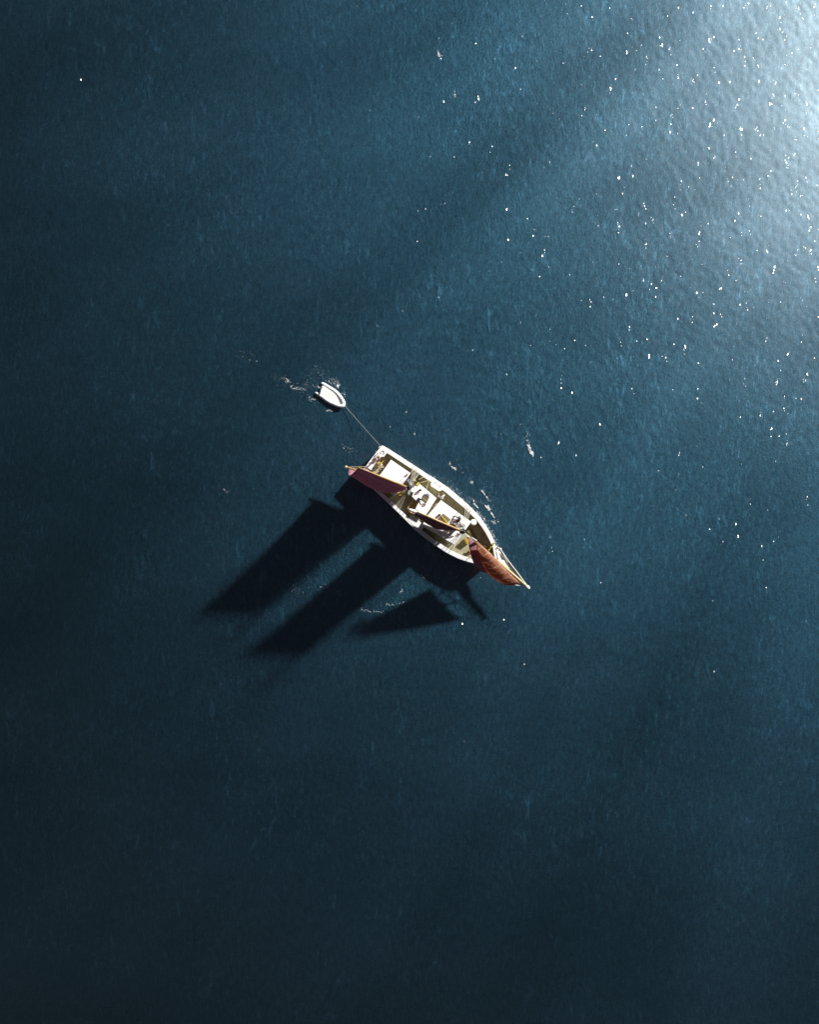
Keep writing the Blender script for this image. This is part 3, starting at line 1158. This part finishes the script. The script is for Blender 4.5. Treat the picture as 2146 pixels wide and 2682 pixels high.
# steering gear and stern fittings ------------------------------------------
zs = zd(1.4)
m_ = MB()
wc = P(993, 1212, zs + 1.0)
m_.box((wc.x, wc.y), .30, .34, zs - .02, zs + .75)
m_.build('wheel_box', M['olive'], boat)
m_ = MB()
c = wc + AXIS * .24
def ringpt(r, a):
    return c + PERP * (r * math.cos(a)) + Vector((0, 0, r * math.sin(a)))
m_.tube([ringpt(.42, 2 * math.pi * k / 24) for k in range(24)], .03, 6, closed=True)
for k in range(8):
    m_.tube([ringpt(.05, math.pi * k / 4), ringpt(.55, math.pi * k / 4)], .02, 5)
m_.build('steering_wheel', M['spar'], boat)
for px, nm in (((986, 1166.5 + 5), 'stern_light'), ((990, 1167 + 6), 'stern_light')):
    pass
MB().ell(P(995, 1173, 1.9), .22, .2, .2).build('stern_fender', M['rope'], boat, smooth=True)
MB().ell(P(987, 1185, 1.8), .2, .16, .2).build('stern_fender', M['rope'], boat, smooth=True)
m_ = MB()
for a, b in (((1005, 1195), (1021, 1185)), ((986, 1224), (992, 1223)), ((979, 1236), (990, 1232))):
    m_.tube([P(*a, zs + .6), P(*b, zs + .7)], .045, 6)
build_split(m_, 'tiller_line', M['rope'], boat)

# ================================================================== THINGS ON BOARD
def roundraft(px, z, r, label, ang=0.0):
    p = P(*px, z)
    t = thing('life_raft', label, 'life raft', (p.x, p.y, z - r * .9), 'life raft drums on the boat')
    m_ = MB()
    m_.tube([p - AXIS * r * .55, p - AXIS * r * .5, p + AXIS * r * .5, p + AXIS * r * .55], [r * .85, r, r, r * .85], 20)
    m_.build('drum', M['white'], t, smooth=False)
    m_ = MB()
    m_.tube([p - AXIS * .03, p + AXIS * .03], r * 1.03, 20)
    m_.build('strap', M['steel'], t)
    return t
p = P(1241, 1368, 2.3)
t = thing('life_raft', 'round white life raft drum against the sunny side rail near the bow', 'life raft', (p.x, p.y, zd(12)), 'life raft drums on the boat')
MB().cyl(p, .34, zd(12), 2.25, 24, .08).build('drum', M['white'], t)
MB().torus((p.x, p.y, 1.9), .345, .02).build('strap', M['steel'], t)
p = P(1081.5, 1284, 3.2)
t = thing('life_raft', 'round white drum beside the aft mast, larger of the two there', 'life raft', (p.x, p.y, 2.75), 'life raft drums on the boat')
MB().cyl(p, .27, dz_, 3.1, 24, .06).build('drum', M['white'], t)
MB().torus((p.x, p.y, 2.9), .272, .02).build('strap', M['steel'], t)
p = P(1088, 1277, 3.1)
t = thing('life_raft', 'small round white drum beside the aft mast, nearer the sunny rail', 'life raft', (p.x, p.y, 2.75), 'life raft drums on the boat')
MB().cyl(p, .17, dz_, 3.0, 20, .05).build('drum', M['white'], t)
MB().torus((p.x, p.y, 2.9), .172, .015).build('strap', M['steel'], t)

def coil(px, z, R, mat, label, n=3):
    p = P(*px, z)
    m_ = MB()
    pts = []
    for k in range(n * 20):
        a = 2 * math.pi * k / 20
        rr = R * (1 - .12 * (k / 20)) * (1 + .06 * math.sin(3.3 * a + k))
        pts.append((p.x + rr * math.cos(a), p.y + rr * .85 * math.sin(a), z + .02 + .025 * (k / 20)))
    m_.tube(pts, .028, 5)
    o = m_.build('rope_coil', mat)
    return tag(o, label, 'rope coil', 'coils of rope on the boat')
coil((1112, 1321.5), 2.78, .19, M['wire'], 'small pale rope coil lying on the middle white roof')
coil((1218, 1452), deck_z(1218, 1452) + .06, .17, M['black'], 'dark rope coil on the foredeck beside the shaded rail')
coil((1000, 1228), deck_z(1000, 1228) + .08, .24, M['wire'], 'tangled grey rope coil on the stern deck behind the aft cabin')
coil((1052, 1352), deck_z(1052, 1352) + .06, .22, M['rope'], 'tan rope coil beside the shaded rail just aft of the white side locker')
coil((1200, 1399), 2.38, .18, M['wire'], 'grey rope coil at the forward edge of the forward roof, beside the mast')

def crumple(px, z, rx, ry, h, ang, mat, label, cat='cloth', name='canvas_bundle', seed=1, group='canvas bundles on the boat'):
    r_ = random.Random(seed)
    p = P(*px, z)
    nu, nv = 18, 7
    ph = [r_.uniform(0, 6.28) for _ in range(8)]
    vs, fs = [], []
    for j in range(nv):
        f = j / (nv - 1)
        for i in range(nu):
            a = 2 * math.pi * i / nu
            rr = math.cos(f * math.pi / 2) ** .6
            k = 1 + .16 * math.sin(3 * a + ph[0]) + .10 * math.sin(5 * a + ph[1] + 4 * f) + .07 * math.sin(8 * a + ph[2])
            x, y = rx * rr * k * math.cos(a), ry * rr * k * math.sin(a)
            zz = h * math.sin(f * math.pi / 2) * (1 + .25 * math.sin(4 * a + ph[3] + 3 * f))
            vs.append((p.x + x * math.cos(ang) - y * math.sin(ang), p.y + x * math.sin(ang) + y * math.cos(ang), z + zz))
    for j in range(nv - 1):
        for i in range(nu):
            i2 = (i + 1) % nu
            fs.append((j * nu + i, j * nu + i2, (j + 1) * nu + i2, (j + 1) * nu + i))
    fs.append(tuple(range(nu))[::-1])
    fs.append(tuple((nv - 1) * nu + i for i in range(nu)))
    m_ = MB()
    m_.add(vs, fs)
    return tag(m_.build(name, mat, smooth=True), label, cat, group)
crumple((1208, 1371), 2.35, .55, .30, .22, AANG + .4, M['cloth'], 'crumpled white canvas on the forward roof beside the dark clad person', seed=3)
crumple((1184, 1401), 2.35, .48, .24, .22, AANG + 1.1, M['cloth'], 'crumpled white canvas on the shaded side edge of the forward roof', seed=5)
crumple((1197, 1376), 2.35, .22, .18, .25, AANG, M['shirt_grey'], 'grey brown bag on the forward roof close to the main boom', 'bag', 'bag', 8, 'bags on the boat')
crumple((1183, 1412), 1.25, .26, .18, .3, AANG, M['bluegrey'], 'blue grey bag on deck by the shaded edge of the forward roof', 'bag', 'bag', 9, 'bags on the boat')
crumple((1174, 1398), 2.0, .2, .13, .25, AANG, M['ochre'], 'ochre yellow bag at the shaded edge of the forward roof', 'bag', 'bag', 10, 'bags on the boat')
crumple((1198, 1363), 2.35, .12, .1, .15, AANG, M['black'], 'small black bag beside the dark clad person on the forward roof', 'bag', 'bag', 12, 'bags on the boat')
crumple((1232, 1446), deck_z(1232, 1446), .22, .17, .3, AANG, M['orange'], 'orange float on the foredeck below the shaded staysail', 'float', 'float', 14, None)
crumple((1271, 1431), deck_z(1271, 1431) + .2, .16, .12, .3, AANG, M['ochre'], 'yellow bundle on the foredeck tucked between jib and bow rail', 'bundle', 'bundle', 15, None)
def crate(px, z, sx, sy, h, ang, mat, label):
    p = P(*px, z)
    t = thing('crate', label, 'crate', (p.x, p.y, z), 'crates on the stern deck')
    m_ = MB()
    m_.box(p, sx, sy, z, z + h * .8, ang, .0)
    m_.build('box', mat, t)
    MB().box(p, sx + .04, sy + .04, z + h * .8 + .003, z + h, ang, .02).build('lid', mat, t)
    return t
zc = deck_z(988, 1215)
crate((981, 1210), zc, .42, .30, .35, AANG - .1, M['olive'], 'olive yellow crate behind the steering wheel at the stern')
crate((991, 1219.5), zc, .38, .28, .4, AANG + .2, M['crate'], 'white crate on the stern deck, nearest the wheel box')
crate((982, 1218), zc, .16, .18, .3, AANG, M['crate'], 'smallest white crate on the stern deck beside the olive one')
crate((999, 1217), zc, .2, .18, .3, AANG - .3, M['crate'], 'little white crate on the stern deck behind the aft cabin roof')
p = P(1111, 1268.5, 1.2)

# ------------------------------------------------------------------ people
def person(px, z, yaw, pose, top, legs, hair, label, hat=None, seedv=0):
    """one continuous body; local x right, y forward, z up"""
    loc = P(*px, z)
    root = thing('person', label, 'person', (loc.x, loc.y, z), 'people on the sailing boat')
    root.rotation_euler = (0, 0, yaw)
    if pose == 'stand':
        hip = Vector((0, 0, .92)); chest = Vector((0, .02, 1.32)); neck = Vector((0, .03, 1.50)); head = Vector((0, .06, 1.64))
        knee = [Vector((s * .12, .04, .50)) for s in (-1, 1)]; ank = [Vector((s * .14, s * .05, .09)) for s in (-1, 1)]
        elb = [Vector((s * .29, .02, 1.14)) for s in (-1, 1)]; wr = [Vector((s * .25, .26, 1.04)) for s in (-1, 1)]
    elif pose == 'lean':
        hip = Vector((0, -.05, .90)); chest = Vector((0, .12, 1.26)); neck = Vector((0, .22, 1.42)); head = Vector((0, .31, 1.54))
        knee = [Vector((s * .12, .06, .50)) for s in (-1, 1)]; ank = [Vector((s * .15, -.02 + s * .08, .09)) for s in (-1, 1)]
        elb = [Vector((s * .32, .18, 1.06)) for s in (-1, 1)]; wr = [Vector((s * .24, .46, .98)) for s in (-1, 1)]
    else:
        hip = Vector((0, 0, .12)); chest = Vector((0, .02, .52)); neck = Vector((0, .05, .70)); head = Vector((0, .10, .84))
        knee = [Vector((s * .16, .36, .46)) for s in (-1, 1)]; ank = [Vector((s * .15, .58, .10)) for s in (-1, 1)]
        elb = [Vector((s * .30, .10, .36)) for s in (-1, 1)]; wr = [Vector((s * .20, .34, .42)) for s in (-1, 1)]
    up = (neck - chest).normalized()
    segs = []   # a, b, ra, rb, material
    segs.append((hip, hip.lerp(chest, .5), .15, .135, 1))
    segs.append((hip.lerp(chest, .4), chest, .135, .155, 0))
    for s_ in (-1, 1):
        segs.append((hip + Vector((s_ * .05, 0, 0)), hip.lerp(chest, .5) + Vector((s_ * .06, 0, 0)), .12, .11, 0))
        segs.append((chest, chest + Vector((s_ * .12, 0, .05)), .14, .10, 0))
        segs.append((chest + Vector((s_ * .08, 0, .12)), chest + Vector((s_ * .17, 0, .10)), .07, .07, 0))
    segs.append((chest + up * .05, neck, .10, .062, 2))
    segs.append((neck, head, .058, .062, 2))
    for k, s_ in enumerate((-1, 1)):
        sh = chest + Vector((s_ * .18, 0, .10))
        segs.append((sh, elb[k], .062, .045, 0))
        segs.append((elb[k], elb[k].lerp(wr[k], .35), .048, .045, 0))
        segs.append((elb[k].lerp(wr[k], .3), wr[k], .040, .028, 2))
        hd = (wr[k] - elb[k]).normalized()
        segs.append((wr[k], wr[k] + hd * .08, .030, .034, 2))
        h0 = hip + Vector((s_ * .09, 0, -.02))
        segs.append((h0, knee[k], .095, .062, 1))
        segs.append((knee[k], ank[k], .060, .042, 1))
        fw = Vector((0, 1, 0)) if pose != 'sit' else Vector((0, .9, -.1))
        segs.append((ank[k] + Vector((0, -.03, -.04)), ank[k] + fw * .16 + Vector((0, 0, -.05)), .042, .036, 3))
    m_ = MB()
    for a, b, ra, rb, mi in segs:
        m_.tube([a.lerp(b, t) for t in (0, .5, 1)], [ra, (ra + rb) / 2, rb], 12)
        m_.ell(a, ra, nu=12, nv=8)
        m_.ell(b, rb, nu=12, nv=8)
    # head with a face
    m_.ell(head + Vector((0, -.005, .02)), .078, .098, .112)
    m_.ell(head + Vector((0, .03, -.05)), .055, .06, .055)
    m_.ell(head + Vector((0, .097, -.005)), .013, .02, .024, nu=8, nv=6)
    for s_ in (-1, 1):
        m_.ell(head + Vector((s_ * .080, 0, .0)), .012, .022, .032, nu=8, nv=6)
    me = bpy.data.meshes.new('tmp')
    me.from_pydata(m_.v, [], m_.f)
    tmp = bpy.data.objects.new('tmp', me)
    COL.objects.link(tmp)
    rm = tmp.modifiers.new('r', 'REMESH')
    rm.mode = 'VOXEL'
    rm.voxel_size = .017
    sm = tmp.modifiers.new('s', 'SMOOTH')
    sm.iterations = 3
    dg = bpy.context.evaluated_depsgraph_get()
    bme = bpy.data.meshes.new_from_object(tmp.evaluated_get(dg))
    bpy.data.objects.remove(tmp)
    # fingers and thumb
    fb = MB()
    for k, s_ in enumerate((-1, 1)):
        hd = (wr[k] - elb[k]).normalized()
        side = hd.cross(Vector((0, 0, 1))).normalized()
        dn = side.cross(hd).normalized()
        if dn.z > 0:
            dn = -dn
        palm = wr[k] + hd * .085
        for q, ln in ((-1.5, .062), (-.5, .078), (.5, .084), (1.5, .074)):
            a = palm + side * q * .019
            fb.tube([a, a + hd * ln * .5 + dn * .008, a + hd * ln * .8 + dn * .03, a + hd * ln * .85 + dn * .05], [.0095, .009, .008, .006], 6)
        a = wr[k] + hd * .03 - side * s_ * .03
        fb.tube([a, a - side * s_ * .03 + hd * .03, a - side * s_ * .035 + hd * .06 + dn * .015], [.012, .010, .008], 6)
    bm = bmesh.new()
    bm.from_mesh(bme)
    vs = [bm.verts.new(v) for v in fb.v]
    for f in fb.f:
        try:
            bm.faces.new([vs[i] for i in f])
        except ValueError:
            pass
    bm.to_mesh(bme)
    bm.free()
    for mm_ in (top, legs, M['skin'], M['shoe']):
        bme.materials.append(mm_)
    A = np.array([tuple(a) for a, *_ in segs]); B = np.array([tuple(b) for _, b, *_ in segs])
    R = np.array([(ra + rb) / 2 for _, _, ra, rb, _ in segs]); MI = [mi for *_, mi in segs]
    MI.append(2)
    A = np.vstack([A, tuple(head)]); B = np.vstack([B, tuple(head + Vector((0, 0, .02)))]); R = np.append(R, .11)
    D = B - A
    LL = (D ** 2).sum(1) + 1e-9
    nf = len(bme.polygons)
    cen = np.empty(nf * 3)
    bme.polygons.foreach_get('center', cen)
    cen = cen.reshape(-1, 3)
    tt = np.clip(((cen[:, None, :] - A) * D).sum(2) / LL, 0, 1)
    dist = np.sqrt(((cen[:, None, :] - (A + tt[..., None] * D)) ** 2).sum(2)) - R
    bme.polygons.foreach_set('material_index', np.array(MI)[dist.argmin(1)].astype(np.int32))
    bme.polygons.foreach_set('use_smooth', [True] * nf)
    bme.name = 'body'
    b = bpy.data.objects.new('body', bme)
    COL.objects.link(b)
    b.parent = root
    # hair: a shell over the crown and the back of the head
    hm = MB()
    nu, nv = 18, 8
    pts = []
    for j in range(nv):
        th = math.pi * .62 * j / (nv - 1)
        for i in range(nu + 1):
            a = 2 * math.pi * i / nu
            fr = .62 if math.sin(a) > .35 else 1.0
            t2 = th * fr
            pts.append(head + Vector((.086 * math.sin(t2) * math.cos(a), -.008 + .106 * math.sin(t2) * math.sin(a), .02 + .122 * math.cos(t2))))
    hm.grid(pts, nu + 1, nv)
    ho = hm.build('hair', hair, root, smooth=True)
    ho.location = (0, 0, 0)
    off = root.location
    ho.data.transform(Matrix.Translation(off))
    ho.modifiers.new('t', 'SOLIDIFY').thickness = .012
    em = MB()
    for s_ in (-1, 1):
        em.ell(head + Vector((s_ * .031, .086, .015)), .012, .008, .008, nu=8, nv=6)
    for eo in build_split(em, 'eye', M['black'], root):
        eo.data.transform(Matrix.Translation(off))
    if hat:
        hm = MB()
        hm.tube([head + Vector((0, 0, .085)), head + Vector((0, 0, .10))], .175, 20)
        hm.tube([head + Vector((0, 0, .10)), head + Vector((0, 0, .17)), head + Vector((0, 0, .19))], [.105, .095, .06], 20)
        o = hm.build('hat', hat, root)
        o.data.transform(Matrix.Translation(off))
    return root
aft_yaw = AANG + math.pi / 2
person((1157, 1304), deck_z(1157, 1304), AANG + .9, 'lean', M['shirt_white'], M['trouser_pale'], M['hair_dark'],
       'dark haired person in white shirt leaning over beside the forward roof corner')
person((1204, 1361), 2.36, AANG + 1.9, 'sit', M['shirt_black'], M['trouser'], M['hair_dark'],
       'person in black jacket and dark trousers sitting on the forward roof')
person((1191, 1371), 2.36, AANG - 2.4, 'sit', M['shirt_grey'], M['trouser_pale'], M['hair_fair'],
       'fair haired person in grey brown jacket sitting by the main boom')
person((986, 1204), zs + .02, AANG - math.pi / 2, 'stand', M['shirt_lilac'], M['trouser_pale'], M['hair_fair'],
       'person in a pale lilac shirt standing at the steering wheel by the stern')
person((998, 1195), zs + .02, AANG + 2.6, 'lean', M['shirt_white'], M['trouser_pale'], M['hair_fair'],
       'fair haired person in white bending beside the mooring ring at the stern corner')
person((1077, 1271), dz_ + .05, AANG + .3, 'stand', M['shirt_grey'], M['trouser'], M['hair_dark'],
       'person in grey jacket and dark trousers standing at the foot of the aft mast')

# ================================================================== INFLATABLE DINGHY
dp = P(866, 1036, 0)
zw = .12
din = thing('inflatable_dinghy', 'small empty white inflatable dinghy towed on a long line behind the sailing boat', 'dinghy', (dp.x, dp.y, 0))
R = .18
def dpt(x, y, dz=0.0):
    return P(x, y, .5) + Vector((0, 0, -.5 + .15 + dz))
tube_px = [(841, 1002, .55), (848, 1005, .9), (858, 1011.5, 1), (869, 1018.5, 1), (880, 1026.5, 1), (889, 1036, 1), (896, 1046, 1), (900, 1054, .98), (899, 1060, .95), (894, 1063, .95),
           (886, 1062, .97), (876, 1058, 1), (865, 1053, 1), (854, 1046, 1), (845, 1039.5, 1), (836, 1033, .95), (829, 1029, .75), (825, 1027, .4)]
w = []
for k, (x, y, f) in enumerate(tube_px):
    t = k / (len(tube_px) - 1)
    bow = math.sin(math.pi * t) ** 6
    w.append(dpt(x, y, .22 * bow))
# resample smoothly
def smooth_path(pts, rs, n):
    out, ro = [], []
    m = len(pts)
    for k in range(n):
        u = k / (n - 1) * (m - 1)
        i = min(int(u), m - 2)
        f = u - i
        p0, p1, p2, p3 = pts[max(i - 1, 0)], pts[i], pts[i + 1], pts[min(i + 2, m - 1)]
        q = .5 * ((2 * p1) + (p2 - p0) * f + (2 * p0 - 5 * p1 + 4 * p2 - p3) * f * f + (3 * p1 - p0 - 3 * p2 + p3) * f ** 3)
        out.append(q)
        ro.append(lerp(rs[i], rs[i + 1], f))
    return out, ro
tw, tr = smooth_path(w, [R * q[2] for q in tube_px], 64)
m_ = MB()
m_.tube(tw, tr, 16)
tb = m_.build('tube', M['tube'], din, smooth=True)
m_ = MB()
m_.tube([p + Vector((0, 0, .0)) + ((p - dpt(866, 1036)).normalized() * (R + .015)) for p in tw[6:-6]], .025, 6)
m_.build('rubbing_strip', M['steel'], tb)
for k in (12, 22, 42, 52):
    q = tw[k] + Vector((0, 0, R * .95))
    MB().ell(q, .06, .05, .03, nu=8, nv=5).build('grab_patch', M['wire'], tb)
m_ = MB()
fl = [dpt(844, 1009), dpt(860, 1017), dpt(877, 1028), dpt(889, 1040), dpt(896, 1052), dpt(893, 1059), dpt(878, 1056), dpt(858, 1046), dpt(842, 1035), dpt(835, 1029)]
m_.prism(fl, .10, .26)
m_.build('floor', M['floor'], din)
m_ = MB()
a, b = dpt(848, 1011), dpt(839, 1031)
dirn = (b - a).normalized()
m_.box((a + b) / 2, .06, (b - a).length, .05, .50, math.atan2(dirn.y, dirn.x) - math.pi / 2, .01)
trn = m_.build('transom', M['tube'], din)
MB().box((a + b) / 2 + Vector((-.06, .03, 0)), .05, .3, .2, .53, math.atan2(dirn.y, dirn.x) - math.pi / 2).build('motor_pad', M['floor'], trn)
m_ = MB()
m_.ell(dpt(904, 1063, .1), .07, .07, .06)
m_.build('tow_eye', M['steel'], din)

# tow line with a little sag
a, b = dpt(904.5, 1064, .12), W(-.08, tp(0) - .15, zr(0) + .15)
m_ = MB()
m_.tube([a.lerp(b, k / 20) - Vector((0, 0, .45 * math.sin(math.pi * k / 20) * (1 - .25 * k / 20))) if 0 < k < 20 else (a if k == 0 else b) for k in range(21)], .016, 6)
tag(m_.build('tow_rope', M['wire']), 'thin pale tow rope stretched from the dinghy to the boat stern', 'rope')

# ================================================================== FOAM
def foam():
    vs, fs = [], []
    r_ = random.Random(5)
    def fleck(x, y, L_, Wd, ang):
        o = len(vs)
        n = 9
        vs.append((x, y, sea_z(x, y) + .03))
        for k in range(n):
            a = 2 * math.pi * k / n
            rr = r_.uniform(.45, 1.0)
            dx, dy = L_ * rr * math.cos(a), Wd * rr * math.sin(a)
            X = x + dx * math.cos(ang) - dy * math.sin(ang)
            Y = y + dx * math.sin(ang) + dy * math.cos(ang)
            vs.append((X, Y, sea_z(X, Y) + .03))
        for k in range(n):
            fs.append((o, o + 1 + k, o + 1 + (k + 1) % n))
    def line(px, spread, n, size, ang=-62, el=2.2):
        for _ in range(n):
            u = r_.random() * (len(px) - 1)
            i = min(int(u), len(px) - 2)
            x = lerp(px[i][0], px[i + 1][0], u - i) + r_.gauss(0, spread)
            y = lerp(px[i][1], px[i + 1][1], u - i) + r_.gauss(0, spread)
            p = P(x, y, 0)
            sz = size * PX * r_.uniform(.35, 1.1) * (1.6 if r_.random() < .12 else 1)
            fleck(p.x, p.y, sz * el ** .5, sz / el ** .5, math.radians(ang + r_.gauss(0, 25)))
    # wake round the dinghy
    line([(740, 990), (757, 1003)], 4, 22, 1.0)
    line([(755, 995), (752, 1002)], 2, 12, 1.3)
    line([(761, 1013), (778, 1018), (798, 1019)], 2, 42, 1.1)
    line([(808, 1036), (812, 1046), (826, 1047)], 2, 26, 1.1)
    line([(862, 995), (885, 1003), (888, 1018)], 4, 60, .95)
    line([(884, 1008), (886, 1012)], 2, 14, 1.7)
    line([(832, 1011), (838, 1014)], 1.5, 14, 1.4, -40)
    line([(858, 1075), (870, 1075)], 1.2, 22, 1.5, 10)
    line([(898, 1030), (903, 1036)], 2, 10, 1.2)
    line([(812, 965), (830, 972), (846, 974)], 8, 22, .7)
    line([(620, 920), (650, 935)], 10, 20, 0.81)
    line([(790, 1003), (830, 1012)], 5, 26, 0.81)
    # broken water off the sunny side of the boat
    line([(1178, 1213), (1187, 1225), (1196, 1232)], 2, 34, 1.3)
    line([(1235, 1262), (1240, 1268)], 1.5, 12, 1.4)
    line([(1262, 1283), (1268, 1292), (1276, 1302)], 1.2, 34, 1.5)
    line([(1276, 1302), (1286, 1314)], 2, 14, .8)
    line([(1240, 1310), (1244, 1320), (1252, 1329)], 1.0, 34, 1.6)
    line([(1278, 1326), (1283, 1338)], 1.8, 40, 2.0)
    line([(1286, 1342), (1293, 1352)], 1.2, 22, 1.8)
    line([(1290, 1362), (1299, 1372)], 2.5, 24, 1.1)
    line([(1225, 1305), (1265, 1318)], 6, 30, .8)
    line([(1248, 1340), (1262, 1352), (1274, 1366)], 3.5, 70, 1.1)
    line([(1276, 1372), (1290, 1398), (1298, 1418), (1304, 1430)], 2.2, 80, 1.0)
    line([(1160, 1250), (1200, 1288), (1240, 1330)], 5, 40, 0.81)
    line([(1384, 1166), (1391, 1182), (1397, 1192)], 1.6, 60, 2.2)  # sun sparkles on the water, drawn as white flecks
    line([(1380, 1130), (1386, 1160)], 2.5, 26, 1.0)  # more sparkles painted as flecks
    line([(1146, 130), (1152, 150)], 2, 30, 1.6)
    line([(1190, 238), (1193, 256)], 1.5, 14, 1.4)
    line([(1003, 1170), (1060, 1203), (1120, 1242)], 1.6, 60, 0.68, -35)
    line([(1120, 1242), (1180, 1280), (1235, 1330), (1270, 1372)], 1.8, 190, 0.81, -42)
    line([(1270, 1372), (1292, 1410), (1306, 1436)], 2.0, 130, .7, -60)
    line([(1200, 1210), (1290, 1300), (1310, 1370)], 12, 90, 0.61)
    line([(1108, 1410), (1180, 1456), (1240, 1480)], 1.2, 40, 0.61, -30)
    line([(800, 990), (850, 985), (900, 1010)], 9, 60, 0.54)
    line([(700, 985), (790, 1020), (830, 1060)], 9, 60, 0.54, -30)
    line([(900, 1165), (925, 1185)], 6, 25, 0.68)
    # small breaking ripples in the lee
    line([(944, 1595), (960, 1600), (985, 1602), (1008, 1604)], 1.6, 44, .9, 5)
    line([(1010, 1582), (1030, 1584), (1052, 1580), (1060, 1578)], 1.5, 34, .9, 10)
    line([(1046, 1556), (1056, 1545)], 2, 16, .9, 20)
    line([(1180, 1514), (1196, 1513)], 1.2, 14, .9, 10)
    line([(1110, 1510), (1122, 1508)], 4, 20, 0.68)
    line([(1118, 1550), (1121, 1552)], 1, 6, 1.0)
    line([(840, 1530), (875, 1548), (900, 1555)], 3, 26, 0.81, -30)
    line([(760, 1540), (800, 1555)], 6, 16, 0.68)
    line([(588, 1280), (598, 1290)], 2, 10, .8, -30)
    line([(1133, 1424), (1140, 1430)], 1.3, 18, 1.3, -45)
    line([(1145, 1280), (1150, 1290)], 2, 4, 0.54)
    me = bpy.data.meshes.new('foam')
    me.from_pydata(vs, [], fs)
    fm = new_mat('foam_sparkle_white', (.82, .87, .88), .9, .1, .15, 14)  # one bright white for the foam and the painted sparkles
    me.materials.append(fm)
    o = bpy.data.objects.new('foam', me)
    COL.objects.link(o)
    o['kind'] = 'stuff'
    o['label'] = 'white flecks of foam, broken water and painted sun sparkles around the boats'
    return o
foam()
